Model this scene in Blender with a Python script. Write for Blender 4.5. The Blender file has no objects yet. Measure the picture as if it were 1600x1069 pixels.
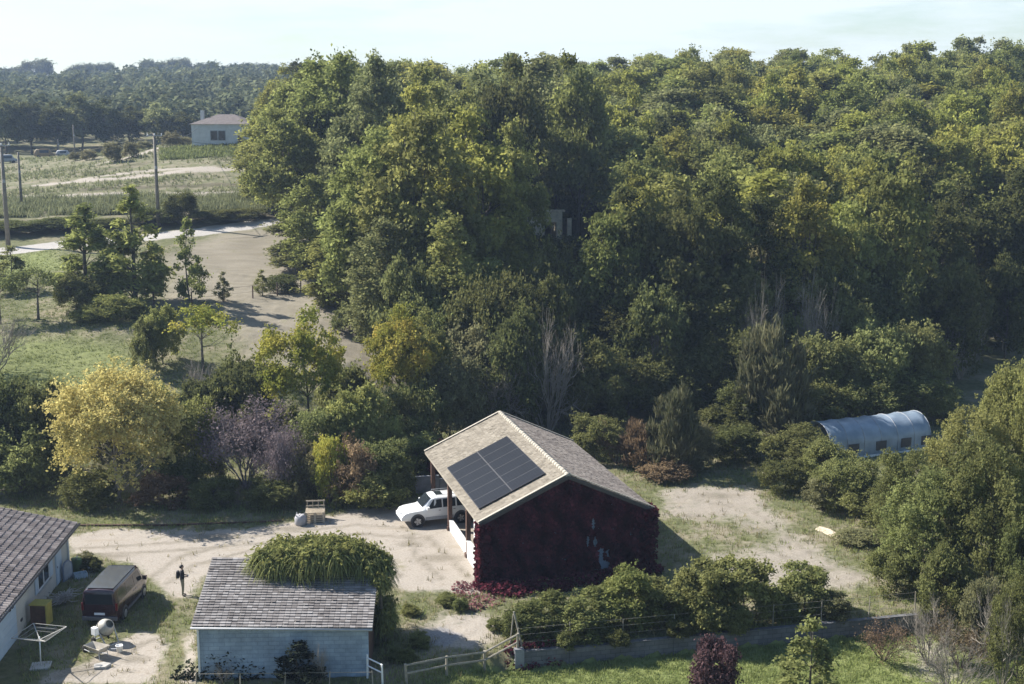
import bpy, math, random
import numpy as np
from mathutils import Vector, Matrix

R = math.radians
random.seed(7)
rng = np.random.default_rng(7)
S = bpy.context.scene
C = S.collection

# ------------------------------------------------------------------ camera
F, PITCH, CH = 2000.0, R(10.48), 26.0          # focal length in px of a 1600 px wide frame, tilt, height
cam_d = bpy.data.cameras.new('camera')
cam = bpy.data.objects.new('camera', cam_d); C.objects.link(cam)
cam_d.sensor_width = 36.0; cam_d.lens = F / 1600 * 36
cam_d.clip_start = 0.5; cam_d.clip_end = 5000
cam.location = (0, 0, CH); cam.rotation_euler = (R(90) - PITCH, 0, 0)
S.camera = cam

# ------------------------------------------------------------------ light
SUN = Vector((-1.15, 0.46, 1.0)).normalized()
sun_el = math.asin(SUN.z); sun_az = math.atan2(SUN.x, SUN.y)
W = bpy.data.worlds.new('World'); S.world = W; W.use_nodes = True
wn, wl = W.node_tree.nodes, W.node_tree.links
for n in list(wn): wn.remove(n)
sky = wn.new('ShaderNodeTexSky'); sky.sky_type = 'NISHITA'; sky.sun_disc = False
sky.sun_elevation = sun_el; sky.sun_rotation = sun_az; sky.air_density = 1.2; sky.dust_density = 0.6; sky.ozone_density = 1.5
tc = wn.new('ShaderNodeTexCoord')
mp = wn.new('ShaderNodeMapping'); mp.inputs['Scale'].default_value = (2.0, 2.0, 14.0); mp.inputs['Rotation'].default_value = (0.06, 0.1, 0)
nz = wn.new('ShaderNodeTexNoise'); nz.inputs['Scale'].default_value = 2.2; nz.inputs['Detail'].default_value = 7; nz.inputs['Roughness'].default_value = .62
rmp = wn.new('ShaderNodeValToRGB'); rmp.color_ramp.elements[0].position = .36; rmp.color_ramp.elements[1].position = .56
mix = wn.new('ShaderNodeMix'); mix.data_type = 'RGBA'
mix.inputs['B'].default_value = (6.3, 6.9, 7.2, 1)
mulc = wn.new('ShaderNodeMath'); mulc.operation = 'MULTIPLY'; mulc.inputs[1].default_value = .8
bg = wn.new('ShaderNodeBackground'); bg.inputs['Strength'].default_value = 0.07
wo = wn.new('ShaderNodeOutputWorld')
wl.new(tc.outputs['Generated'], mp.inputs['Vector']); wl.new(mp.outputs['Vector'], nz.inputs['Vector'])
wl.new(nz.outputs['Fac'], rmp.inputs['Fac']); wl.new(rmp.outputs['Color'], mulc.inputs[0]); 
sxyz = wn.new('ShaderNodeSeparateXYZ'); wl.new(tc.outputs['Generated'], sxyz.inputs[0])
far_ = wn.new('ShaderNodeMapRange'); far_.interpolation_type = 'SMOOTHSTEP'; far_.inputs['From Min'].default_value = .2; far_.inputs['From Max'].default_value = .9; wl.new(sxyz.outputs['Y'], far_.inputs['Value'])
mf = wn.new('ShaderNodeMath'); mf.operation = 'MULTIPLY'; wl.new(mulc.outputs[0], mf.inputs[0]); wl.new(far_.outputs['Result'], mf.inputs[1]); wl.new(mf.outputs[0], mix.inputs['Factor'])
tn = wn.new('ShaderNodeMix'); tn.data_type = 'RGBA'; tn.blend_type = 'MULTIPLY'; tn.inputs['Factor'].default_value = 1; tn.inputs['B'].default_value = (.85, .94, 1.0, 1); wl.new(sky.outputs['Color'], tn.inputs['A']); wl.new(tn.outputs['Result'], mix.inputs['A']); wl.new(mix.outputs['Result'], bg.inputs['Color']); wl.new(bg.outputs['Background'], wo.inputs['Surface'])
sun_d = bpy.data.lights.new('sun', 'SUN'); sun_d.energy = 4.9; sun_d.angle = R(0.53); sun_d.color = (1.0, .95, .87)
sun = bpy.data.objects.new('sun', sun_d); C.objects.link(sun)
sun.rotation_euler = SUN.to_track_quat('Z', 'Y').to_euler()
S.view_settings.view_transform = 'Standard'; S.view_settings.look = 'None'
S.view_settings.exposure = 1.22; S.view_settings.gamma = 1
S.render.engine = 'CYCLES'
S.cycles.max_bounces = 5; S.cycles.diffuse_bounces = 2; S.cycles.glossy_bounces = 2; S.cycles.transmission_bounces = 3
S.cycles.transparent_max_bounces = 6; S.cycles.volume_bounces = 0

# ------------------------------------------------------------------ picture <-> place
_c, _s = math.cos(PITCH), math.sin(PITCH)
def ray(px, py):
    u = -(py - 534.5) / F
    return np.array([(px - 800) / F, _c + u * _s, -_s + u * _c])
def at_y(px, py, Y):
    r = ray(px, py); return np.array([0, 0, CH]) + r * (Y / r[1])
def at_z(px, py, z=0.0):
    r = ray(px, py); return np.array([0, 0, CH]) + r * ((z - CH) / r[2])
def to_px(p):
    d = p[1] * _c - (p[2] - CH) * _s
    return 800 + F * p[0] / d, 534.5 - F * (p[1] * _s + (p[2] - CH) * _c) / d

def sstep(a, b, x):
    t = np.clip((x - a) / (b - a), 0, 1); return t * t * (3 - 2 * t)

# terrain height: survey points interpolated with a linear radial basis
_cp = [at_y(*q) for q in [(100,590,103),(0,560,106),(100,560,107),(240,470,122),(50,500,117),(450,440,137),(560,500,120),(540,570,106),
    (350,420,142),(100,340,166),(0,343,166),(-120,352,166),(250,333,167),(350,329,168),(410,326,170),(440,380,152),(100,420,139),(350,358,158),(100,383,152),(410,347,160),(0,392,150),(300,306,185),(100,312,182),(390,302,185),
    (300,281,200),(390,281,200),(300,266,206),(390,264,206),(100,288,200),(330,226,235),(420,222,235),(262,228,240),(20,272,225),(60,247,270),(150,243,275),(-200,250,260),(-200,400,150)]]
def _dz(px, Y, z): return ((px - 800) / F * Y / _c * 1.0, Y, z)
_cp += [_dz(*q) for q in [(0,84,0),(300,86,0),(600,98,.6),(700,110,1.6),(800,110,1.6),(1000,110,1.4),(1200,112,1.3),(1400,120,1.2),(1650,124,1.4),
    (600,130,6.3),(800,130,5),(1000,130,4.6),(1300,135,3.8),(1650,142,3.5),(700,160,10.3),(1000,160,9.8),(1650,165,8.5),(600,190,14),(1000,200,16),(1650,200,15.5),
    (800,260,21),(1200,260,22.5),(1900,260,23),(1000,350,25),(1900,350,26),(800,600,34),(1900,600,36),(2200,150,6),(2200,110,1),
    (100,330,15),(400,330,16.5),(100,430,20),(400,430,23),(100,600,28.5),(400,600,32),(100,800,36),(400,800,39),(-300,400,20),(-300,800,40),(100,1200,38),(1000,1200,46),(-600,300,14)]]
_cp = np.array(_cp)
_K = np.linalg.norm(_cp[:, None, :2] - _cp[None, :, :2], axis=2) / 100
_n = len(_cp); _P = np.c_[np.ones(_n), _cp[:, :2] / 100]
_A = np.block([[_K + np.eye(_n) * .004, _P], [_P.T, np.zeros((3, 3))]])
_w = np.linalg.solve(_A, np.r_[_cp[:, 2], 0, 0, 0])
WALL_A, WALL_B = at_z(806, 1046, -.8)[:2], at_z(1432, 985, -.8)[:2]
def wall_y(x):
    t = (x - WALL_A[0]) / (WALL_B[0] - WALL_A[0]); return WALL_A[1] + t * (WALL_B[1] - WALL_A[1])
def height(x, y):
    x = np.asarray(x, float); y = np.asarray(y, float); sh = np.broadcast(x, y).shape
    x = np.broadcast_to(x, sh).ravel(); y = np.broadcast_to(y, sh).ravel()
    z = np.empty(x.size)
    for i in range(0, x.size, 20000):
        q = np.c_[x[i:i+20000], y[i:i+20000]]
        d = np.linalg.norm(q[:, None] - _cp[None, :, :2], axis=2) / 100
        z[i:i+20000] = d @ _w[:_n] + _w[_n] + q[:, 0] / 100 * _w[_n+1] + q[:, 1] / 100 * _w[_n+2]
    yf = 84 + 14 * sstep(-12, 8, x)
    z = z * sstep(yf, yf + 12, y)
    z += 0.10 * np.sin(x * .7 + 1.3 * np.sin(y * .31)) * np.sin(y * .55 + x * .2) * sstep(100, 125, y)
    wy = wall_y(x)
    drop = -0.8 * sstep(-5, 0, x)
    z = np.where(y < 70, drop * (1 - sstep(wy + .02, wy + .2, y)), z)
    return z.reshape(sh)
def hz(x, y): return float(height(x, y))
def G(px, Y):
    "ground point seen in column px at distance Y"
    x = (px - 800) / F * Y
    for _ in range(3):
        z = hz(x, Y); x = (px - 800) / F * (Y * _c - (z - CH) * _s)
    return np.array([x, Y, hz(x, Y)])
def hit(px, py):
    "first ground point along the sight line"
    r = ray(px, py); r = r / r[1]
    Y = np.concatenate([np.arange(40, 330, .25), np.arange(330, 1200, 3)])
    f = CH + r[2] * Y - height(r[0] * Y, Y)
    i = np.argmax(f < 0)
    if not (f < 0).any(): return np.array([r[0] * 800, 800, 40.])
    y = Y[i-1] + (Y[i] - Y[i-1]) * f[i-1] / (f[i-1] - f[i]); x = r[0] * y
    return np.array([x, y, hz(x, y)])

# ------------------------------------------------------------------ bookkeeping
def tag(o, label=None, cat=None, group=None, kind=None):
    for k, v in (('label', label), ('category', cat), ('group', group), ('kind', kind)):
        if v: o[k] = v
    return o
def thing(name, label, cat, loc=(0, 0, 0), rz=0.0, group=None, parent=None):
    o = bpy.data.objects.new(name, None); C.objects.link(o); o.empty_display_size = .3
    o.location = Vector(loc); o.rotation_euler = (0, 0, rz)
    return tag(o, label, cat, group)
def link(name, me, parent=None, mat=None):
    o = bpy.data.objects.new(name, me); C.objects.link(o); o.parent = parent
    if mat is not None and not me.materials: me.materials.append(mat)
    return o

# ------------------------------------------------------------------ materials
M = {}
def newmat(name):
    m = bpy.data.materials.new(name); m.use_nodes = True
    b = m.node_tree.nodes['Principled BSDF']; M[name] = m
    return m, m.node_tree.nodes, m.node_tree.links, b
def rgba(c): return (c[0], c[1], c[2], 1)
def plain(name, col, rough=.6, metal=0, var=.15, scale=3.0, spec=.4, bump=0.0, col2=None, detail=6, coat=0):
    "paint, wood, metal... with an uneven worn colour"
    m, N, L, b = newmat(name)
    t = N.new('ShaderNodeTexCoord'); n = N.new('ShaderNodeTexNoise'); n.inputs['Scale'].default_value = scale; n.inputs['Detail'].default_value = detail; n.inputs['Roughness'].default_value = .65
    r = N.new('ShaderNodeValToRGB'); r.color_ramp.elements[0].position = .3; r.color_ramp.elements[1].position = .7
    c2 = col2 or tuple(min(1, x * (1 + var)) for x in col); c1 = tuple(x * (1 - var) for x in col)
    r.color_ramp.elements[0].color = rgba(c1); r.color_ramp.elements[1].color = rgba(c2)
    L.new(t.outputs['Object'], n.inputs['Vector']); L.new(n.outputs['Fac'], r.inputs['Fac']); L.new(r.outputs['Color'], b.inputs['Base Color'])
    b.inputs['Roughness'].default_value = rough; b.inputs['Metallic'].default_value = metal; b.inputs['Specular IOR Level'].default_value = spec
    b.inputs['Coat Weight'].default_value = coat
    if bump:
        bp = N.new('ShaderNodeBump'); bp.inputs['Strength'].default_value = bump; bp.inputs['Distance'].default_value = .05
        L.new(n.outputs['Fac'], bp.inputs['Height']); L.new(bp.outputs['Normal'], b.inputs['Normal'])
    return m
def leaf(name, c1, c2, trans=.52, patch=None, pscale=.25, pamt=.5):
    "foliage: per leaf tint, per plant tint, diffuse + translucent"
    m, N, L, b = newmat(name)
    a = N.new('ShaderNodeAttribute'); a.attribute_name = 'tint'
    sp = N.new('ShaderNodeSeparateColor'); L.new(a.outputs['Color'], sp.inputs['Color'])
    mx = N.new('ShaderNodeMix'); mx.data_type = 'RGBA'; mx.inputs['A'].default_value = rgba(c1); mx.inputs['B'].default_value = rgba(c2)
    L.new(sp.outputs['Green'], mx.inputs['Factor']); col = mx.outputs['Result']
    if patch:
        t = N.new('ShaderNodeTexCoord'); n = N.new('ShaderNodeTexNoise'); n.inputs['Scale'].default_value = pscale; n.inputs['Detail'].default_value = 3
        r = N.new('ShaderNodeMapRange'); r.inputs['From Min'].default_value = .45; r.inputs['From Max'].default_value = .62; r.inputs['To Max'].default_value = pamt
        L.new(t.outputs['Object'], n.inputs['Vector']); L.new(n.outputs['Fac'], r.inputs['Value'])
        m2 = N.new('ShaderNodeMix'); m2.data_type = 'RGBA'; m2.inputs['B'].default_value = rgba(patch)
        L.new(r.outputs['Result'], m2.inputs['Factor']); L.new(col, m2.inputs['A']); col = m2.outputs['Result']
    oi = N.new('ShaderNodeObjectInfo')
    hs = N.new('ShaderNodeHueSaturation'); L.new(col, hs.inputs['Color'])
    mr = N.new('ShaderNodeMapRange'); mr.inputs['To Min'].default_value = .49; mr.inputs['To Max'].default_value = .52; L.new(oi.outputs['Random'], mr.inputs['Value']); L.new(mr.outputs['Result'], hs.inputs['Hue'])
    ml = N.new('ShaderNodeMath'); ml.operation = 'MULTIPLY_ADD'; ml.inputs[1].default_value = 7.31; ml.inputs[2].default_value = .17; L.new(oi.outputs['Random'], ml.inputs[0])
    fr = N.new('ShaderNodeMath'); fr.operation = 'FRACT'; L.new(ml.outputs[0], fr.inputs[0])
    m3 = N.new('ShaderNodeMapRange'); m3.inputs['To Min'].default_value = .84; m3.inputs['To Max'].default_value = 1.18; L.new(fr.outputs[0], m3.inputs['Value'])
    m4 = N.new('ShaderNodeMath'); m4.operation = 'MULTIPLY'; L.new(m3.outputs['Result'], m4.inputs[0]); L.new(sp.outputs['Red'], m4.inputs[1]); L.new(m4.outputs[0], hs.inputs['Value'])
    N.remove(b)
    df = N.new('ShaderNodeBsdfDiffuse'); tr = N.new('ShaderNodeBsdfTranslucent'); ms = N.new('ShaderNodeMixShader'); ms.inputs['Fac'].default_value = trans
    L.new(hs.outputs['Color'], df.inputs['Color']); L.new(hs.outputs['Color'], tr.inputs['Color'])
    L.new(df.outputs[0], ms.inputs[1]); L.new(tr.outputs[0], ms.inputs[2])
    L.new(ms.outputs[0], N['Material Output'].inputs['Surface'])
    return m
leaf('forest', (.155, .166, .055), (.290, .297, .096))
leaf('forest_yellow', (.205, .208, .055), (.335, .325, .085))
leaf('forest_grey', (.160, .165, .070), (.265, .266, .115))
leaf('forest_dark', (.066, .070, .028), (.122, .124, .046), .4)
leaf('pine_leaf', (.110, .130, .072), (.190, .205, .115), .2)
leaf('shrub_leaf', (.128, .140, .054), (.245, .252, .096))
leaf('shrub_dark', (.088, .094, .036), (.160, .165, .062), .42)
leaf('shrub_lime', (.190, .210, .070), (.290, .290, .100))
leaf('shrub_olive', (.150, .148, .080), (.250, .230, .120))
leaf('autumn_yellow', (.40, .33, .125), (.52, .43, .180), .42, patch=(.27, .25, .08), pscale=.35, pamt=.35)
leaf('autumn_mix', (.20, .225, .050), (.32, .30, .065), .42, patch=(.46, .38, .09), pscale=.3, pamt=.8)
leaf('bank_grass', (.150, .158, .080), (.245, .240, .130))
leaf('ivy_dark', (.022, .028, .020), (.042, .050, .034), .2)
leaf('purple_dark', (.060, .034, .040), (.125, .075, .082), .25)
leaf('olive_yellow', (.185, .180, .068), (.295, .280, .105))
leaf('autumn_brown', (0.143, 0.098, 0.065), (0.247, 0.169, 0.104), .3)
leaf('purple_leaf', (.150, .118, .125), (.240, .195, .200), .25)
leaf('vine_red', (.052, .013, .023), (.130, .032, .050), .2)
leaf('vine_pink', (.140, .060, .066), (.235, .110, .115), .3)
leaf('blade_green', (.145, .172, .062), (.265, .278, .110), .35)
leaf('blade_dry', (.170, .150, .070), (.300, .265, .140), .35)
leaf('grass_blade', (.150, .180, .060), (.250, .268, .098), .35)
leaf('reed', (.085, .092, .045), (.150, .145, .080), .3)
leaf('haze_wood', (.110, .125, .070), (.200, .205, .110), .25)
plain('bark', (.10, .085, .068), .9, var=.4, scale=4)
plain('bark_pale', (.26, .23, .20), .9, var=.35, scale=3)
plain('twig_purple', (.25, .21, .215), .9, var=.3, scale=2)
plain('twig_grey', (.24, .21, .175), .9, var=.3, scale=2)
plain('twig_brown', (.12, .085, .07), .9, var=.35, scale=2)

# ------------------------------------------------------------------ mesh builders
class MB:
    def __init__(s): s.v = []; s.f = []; s.m = []
    def add(s, vs, fs, mi=0):
        o = len(s.v); s.v += [tuple(map(float, v)) for v in vs]; s.f += [tuple(o + i for i in f) for f in fs]; s.m += [mi] * len(fs); return s
    def box(s, x0, x1, y0, y1, z0, z1, mi=0, T=None):
        vs = [(x, y, z) for z in (z0, z1) for y in (y0, y1) for x in (x0, x1)]
        if T: vs = [T(*v) for v in vs]
        return s.add(vs, [(0,2,3,1),(4,5,7,6),(0,1,5,4),(2,6,7,3),(0,4,6,2),(1,3,7,5)], mi)
    def bar(s, a, b, w, h=None, mi=0, up=(0, 0, 1)):
        a = Vector(a); b = Vector(b); h = h or w; d = (b - a).normalized(); u = Vector(up)
        if abs(d.dot(u)) > .95: u = Vector((1, 0, 0))
        x = d.cross(u).normalized() * w / 2; y = x.cross(d).normalized() * h / 2
        vs = [a-x-y, a+x-y, a+x+y, a-x+y, b-x-y, b+x-y, b+x+y, b-x+y]
        return s.add(vs, [(0,3,2,1),(4,5,6,7),(0,1,5,4),(1,2,6,5),(2,3,7,6),(3,0,4,7)], mi)
    def tube(s, pts, rad, n=6, mi=0, cap=True):
        pts = [Vector(p) for p in pts]; k = len(pts)
        if not hasattr(rad, '__len__'): rad = [rad] * k
        vs = []; u = None
        for i, p in enumerate(pts):
            d = (pts[min(i+1, k-1)] - pts[max(i-1, 0)]).normalized()
            if u is None: u = d.orthogonal().normalized()
            u = (u - d * u.dot(d)); u = u.normalized() if u.length > 1e-6 else d.orthogonal().normalized()
            w = d.cross(u)
            for j in range(n):
                t = 2 * math.pi * j / n; vs.append(p + (u * math.cos(t) + w * math.sin(t)) * rad[i])
        fs = [(i*n+j, i*n+(j+1) % n, (i+1)*n+(j+1) % n, (i+1)*n+j) for i in range(k-1) for j in range(n)]
        if cap: fs += [tuple(range(n-1, -1, -1)), tuple(range((k-1)*n, k*n))]
        return s.add(vs, fs, mi)
    def lathe(s, prof, n=16, mi=0, T=None):
        vs = []; k = len(prof)
        for r, z in prof:
            for j in range(n):
                t = 2 * math.pi * j / n; v = (r * math.cos(t), r * math.sin(t), z); vs.append(T(*v) if T else v)
        fs = [(i*n+j, i*n+(j+1) % n, (i+1)*n+(j+1) % n, (i+1)*n+j) for i in range(k-1) for j in range(n)]
        fs += [tuple(range(n-1, -1, -1)), tuple(range((k-1)*n, k*n))]
        return s.add(vs, fs, mi)
    def quad(s, a, b, c, d, mi=0): return s.add([a, b, c, d], [(0, 1, 2, 3)], mi)
    def slab(s, poly, t, mi=0):
        "closed plate: polygon (3-D, planar) thickened by vector t"
        n = len(poly); t = Vector(t); lo = [Vector(p) for p in poly]; hi = [p + t for p in lo]
        return s.add(lo + hi, [tuple(range(n-1, -1, -1)), tuple(range(n, 2*n))] + [(i, (i+1) % n, n+(i+1) % n, n+i) for i in range(n)], mi)
    def mesh(s, name, mats, smooth=False):
        me = bpy.data.meshes.new(name); me.from_pydata(s.v, [], s.f)
        for m in (mats if isinstance(mats, (list, tuple)) else [mats]): me.materials.append(M[m] if isinstance(m, str) else m)
        if len(set(s.m)) > 1: me.polygons.foreach_set('material_index', s.m)
        if smooth: me.polygons.foreach_set('use_smooth', [True] * len(s.f))
        me.update(); return me
    def build(s, name, mats, parent=None, smooth=False, bevel=0):
        o = link(name, s.mesh(name, mats, smooth), parent)
        if bevel:
            b = o.modifiers.new('bevel', 'BEVEL'); b.width = bevel; b.segments = 2; b.limit_method = 'ANGLE'; b.angle_limit = R(35)
        return o
def quads_mesh(name, V, mat, tint):
    "V (n,4,3) corner positions, tint (n,2): one quad per leaf"
    n = len(V); me = bpy.data.meshes.new(name)
    me.vertices.add(4 * n); me.vertices.foreach_set('co', V.reshape(-1).astype(np.float32))
    me.loops.add(4 * n); me.loops.foreach_set('vertex_index', np.arange(4 * n, dtype=np.int32))
    me.polygons.add(n); me.polygons.foreach_set('loop_start', np.arange(0, 4 * n, 4, dtype=np.int32)); me.polygons.foreach_set('loop_total', np.full(n, 4, np.int32))
    col = np.ones((n, 4, 4), np.float32); col[:, :, 0] = tint[:, None, 0]; col[:, :, 1] = tint[:, None, 1]
    at = me.attributes.new('tint', 'FLOAT_COLOR', 'POINT'); at.data.foreach_set('color', col.reshape(-1))
    me.materials.append(M[mat]); me.update(); me.validate(); return me
def unit(v): return v / np.maximum(np.linalg.norm(v, axis=-1, keepdims=True), 1e-9)
def rdir(n, zmin=-1.0):
    z = rng.uniform(zmin, 1, n); t = rng.uniform(0, 2 * np.pi, n); r = np.sqrt(1 - z * z); return np.c_[r * np.cos(t), r * np.sin(t), z]
def leaf_quads(cen, nrm, size, elong=1.5, axis=None):
    n = len(cen); nrm = unit(nrm)
    t = axis if axis is not None else rng.normal(size=(n, 3))
    t = unit(t - nrm * (t * nrm).sum(1, keepdims=True)) if axis is None else unit(t)
    b = unit(np.cross(nrm, t)); s = size.reshape(-1, 1)
    V = np.stack([cen - t * s * elong / 2, cen + b * s * .5 - t * s * .08, cen + t * s * elong / 2, cen - b * s * .5 - t * s * .08], 1)
    return V

# ------------------------------------------------------------------ ground
def axis_steps(fine0, fine1, step, lo, hi, grow=1.13):
    a = list(np.arange(fine0, fine1, step)); st = step
    while a[-1] < hi: st = min(st * grow, 25); a.append(a[-1] + st)
    st = step; b = []; x = fine0
    while x > lo: st = min(st * grow, 25); x -= st; b.append(x)
    return np.array(b[::-1] + a)
GX = axis_steps(-36, 40, .36, -900, 900, 1.022); GY = axis_steps(51, 100, .36, 20, 1300, 1.014)
XX, YY = np.meshgrid(GX, GY); ZZ = height(XX, YY)
def poly_mask(poly, soft):
    "soft inside-ness of a plan polygon: .5 on its edge"
    p = np.array([[q[0], q[1]] for q in poly]); x, y = XX.ravel(), YY.ravel()
    out = np.full(x.size, -9.0)
    bb = (x > p[:, 0].min() - 6) & (x < p[:, 0].max() + 6) & (y > p[:, 1].min() - 6) & (y < p[:, 1].max() + 6)
    xs, ys = x[bb], y[bb]; d = np.full(xs.size, 1e9); ins = np.zeros(xs.size, bool)
    for i in range(len(p)):
        a, b = p[i], p[(i+1) % len(p)]; e = b - a
        t = np.clip(((xs - a[0]) * e[0] + (ys - a[1]) * e[1]) / (e @ e + 1e-9), 0, 1)
        d = np.minimum(d, np.hypot(xs - a[0] - t * e[0], ys - a[1] - t * e[1]))
        cr = ((a[1] > ys) != (b[1] > ys)) & (xs < (b[0] - a[0]) * (ys - a[1]) / (b[1] - a[1] + 1e-12) + a[0]); ins ^= cr
    out[bb] = np.where(ins, d, -d)
    return np.clip(.5 + out / (2 * soft), 0, 1).reshape(XX.shape)
def px_poly(pts, soft=.7): return poly_mask([hit(*q) for q in pts], soft)
def strip_mask(pts, w, soft):
    P = [np.array(p[:2]) for p in pts]; x, y = XX, YY; d = np.full(x.shape, 1e9)
    for a, b in zip(P[:-1], P[1:]):
        e = b - a; t = np.clip(((x - a[0]) * e[0] + (y - a[1]) * e[1]) / (e @ e), 0, 1)
        d = np.minimum(d, np.hypot(x - a[0] - t * e[0], y - a[1] - t * e[1]))
    return np.clip(.5 + (w / 2 - d) / (2 * soft), 0, 1)
yard = np.maximum.reduce([
    px_poly([(100,838),(180,826),(300,830),(400,826),(480,812),(560,796),(625,790),(760,778),(770,930),(700,925),(640,925),(600,905),(560,890),(400,886),(318,900),(296,935),(262,930),(240,905),(200,880),(150,866),(112,868)]),
    px_poly([(165,1010),(215,985),(245,990),(268,1005),(250,1040),(240,1069),(60,1069),(80,1048),(130,1040)], .5) * .85,
    px_poly([(288,1000),(304,975),(312,1069),(282,1069)], .3) * .8])
yard2 = px_poly([(1024,765),(1100,757),(1185,762),(1225,812),(1275,850),(1330,880),(1376,905),(1340,925),(1240,922),(1160,918),(1110,880),(1030,800)], 1.2)
yard2g = px_poly([(1050,815),(1110,806),(1180,822),(1215,846),(1150,868),(1080,850)], 1.4)
bare = np.maximum(px_poly([(650,985),(690,955),(760,958),(790,985),(740,1020),(670,1010)], .8), px_poly([(1390,1010),(1480,990),(1530,1069),(1400,1069)], 1.5) * .8)
heap = px_poly([(655,995),(690,978),(722,992),(700,1010),(665,1010)], .4)
gravel = np.maximum.reduce([yard, yard2 * (.72 - .42 * yard2g), bare * .75])
dry = px_poly([(255,400),(330,370),(410,355),(700,355),(720,620),(600,606),(545,590),(450,575),(385,565),(372,520),(330,470),(240,480),(270,430)], 3.0)
road_pts = [at_y(*q)[:2] for q in [(-420,432,138),(-100,402,147),(100,383,152),(250,369,155),(350,357,158),(410,347,160),(520,340,166),(700,330,175)]]
road = strip_mask(road_pts, 3.6, .5)
tracks = np.maximum.reduce([strip_mask([at_y(*q)[:2] for q in pts], w, 1.0) for pts, w in [
    ([(60,284,201),(200,278,203),(300,268,206),(460,262,207)], 2.8), ([(130,275,205),(230,268,208),(330,262,209)], 1.8),
    ([(40,300,186),(250,300,186),(460,296,187)], 4.2), ([(150,262,222),(210,252,228),(262,228,242)], 2.0)]])
farfield = sstep(172, 185, YY) * (1 - sstep(240, 262, YY)) * (XX < -20)
crop = poly_mask([at_y(*q)[:2] for q in [(262,250,219),(262,229,234),(480,224,234),(480,250,219)]], 2.0)
cut = strip_mask([at_y(*p)[:2] for p in [(-200,370,161),(0,360,161),(100,357,161),(250,347,162),(350,338,164),(420,334,165)]], 7.0, 1.5) * .9
bank = np.maximum.reduce([cut, strip_mask([at_y(*p)[:2] for p in [(140,296,192.5),(230,290,193.5),(320,288,195),(460,287,195)]], 2.6, 1.2) * .85, strip_mask([at_y(*p)[:2] for p in [(150,258,212),(215,248,217)]], 4, 2) * .6])  # dark bare earth, with the banks' shade also put into the colour
lush = np.maximum.reduce([px_poly([(-60,530),(100,520),(225,535),(240,600),(160,625),(-60,640)], 3.0) * .6, px_poly([(-80,400),(100,388),(130,420),(-80,450)], 3) * .7,
    ((YY < wall_y(XX)) & (YY < 62)) * 1.0 * sstep(-6, 0, XX), crop * .5])
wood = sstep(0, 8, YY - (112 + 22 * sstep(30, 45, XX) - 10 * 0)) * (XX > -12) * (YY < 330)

m, N, L, b = newmat('ground')
att = N.new('ShaderNodeAttribute'); att.attribute_name = 'cover'
sp = N.new('ShaderNodeSeparateColor'); L.new(att.outputs['Color'], sp.inputs['Color'])
att2 = N.new('ShaderNodeAttribute'); att2.attribute_name = 'cover2'
sp2 = N.new('ShaderNodeSeparateColor'); L.new(att2.outputs['Color'], sp2.inputs['Color'])
tcg = N.new('ShaderNodeTexCoord')
def gnoise(sc, det=6, rough=.65, stretch=None):
    n = N.new('ShaderNodeTexNoise'); n.inputs['Scale'].default_value = sc; n.inputs['Detail'].default_value = det; n.inputs['Roughness'].default_value = rough
    if stretch:
        q = N.new('ShaderNodeMapping'); q.inputs['Scale'].default_value = stretch; L.new(tcg.outputs['Object'], q.inputs['Vector']); L.new(q.outputs['Vector'], n.inputs['Vector'])
    else: L.new(tcg.outputs['Object'], n.inputs['Vector'])
    return n.outputs['Fac']
nA, nB, nC = gnoise(.35, 7), gnoise(2.2, 8, .75), gnoise(9, 6, .8)
def gmix(f, a, b_):
    x = N.new('ShaderNodeMix'); x.data_type = 'RGBA'
    for sock, v in (('Factor', f), ('A', a), ('B', b_)):
        if isinstance(v, tuple): x.inputs[sock].default_value = rgba(v)
        elif isinstance(v, float): x.inputs[sock].default_value = v
        else: L.new(v, x.inputs[sock])
    return x.outputs['Result']
def ramp(v, a, b_):
    r = N.new('ShaderNodeMapRange'); r.interpolation_type = 'SMOOTHSTEP'; r.inputs['From Min'].default_value = a; r.inputs['From Max'].default_value = b_; L.new(v, r.inputs['Value']); return r.outputs['Result']
def math2(op, a, b_):
    x = N.new('ShaderNodeMath'); x.operation = op
    for i, v in enumerate((a, b_)):
        if isinstance(v, float): x.inputs[i].default_value = v
        else: L.new(v, x.inputs[i])
    return x.outputs[0]
def edge(maskv, amt=.9, w=.18):
    j = math2('MULTIPLY', math2('SUBTRACT', math2('ADD', math2('MULTIPLY', nA, .45), math2('MULTIPLY', nB, .55)), .5), amt * 2)
    return ramp(math2('ADD', maskv, j), .5 - w, .5 + w)
grass = gmix(ramp(nB, .35, .65), (.088, .095, .046), (.150, .150, .076))
grass = gmix(ramp(nA, .45, .62), grass, gmix(ramp(nC, .3, .7), (.17, .15, .10), (.24, .21, .145)))
lushc = gmix(ramp(nB, .3, .7), (.135, .162, .058), (.210, .228, .085))
col = gmix(edge(sp.outputs['Blue'], .5, .3), grass, lushc)
nS = gnoise(.6, 5, .6, (.35, 1.6, 1))
dryc = gmix(ramp(nS, .3, .7), gmix(ramp(nC, .3, .7), (.168, .148, .112), (.218, .193, .148)), gmix(ramp(nC, .3, .7), (.208, .184, .142), (.268, .240, .190)))
dryc = gmix(ramp(nA, .55, .7), dryc, (.175, .165, .095))
col = gmix(edge(sp.outputs['Green'], .5, .3), col, dryc)
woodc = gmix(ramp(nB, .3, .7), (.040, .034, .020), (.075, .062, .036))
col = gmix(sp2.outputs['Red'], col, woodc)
grv = gmix(ramp(nC, .25, .75), (.25, .218, .18), (.40, .36, .315))
grv = gmix(ramp(nB, .52, .72), grv, (.25, .212, .17))
grv = gmix(ramp(nS, .56, .72), grv, (.29, .25, .20))
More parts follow.
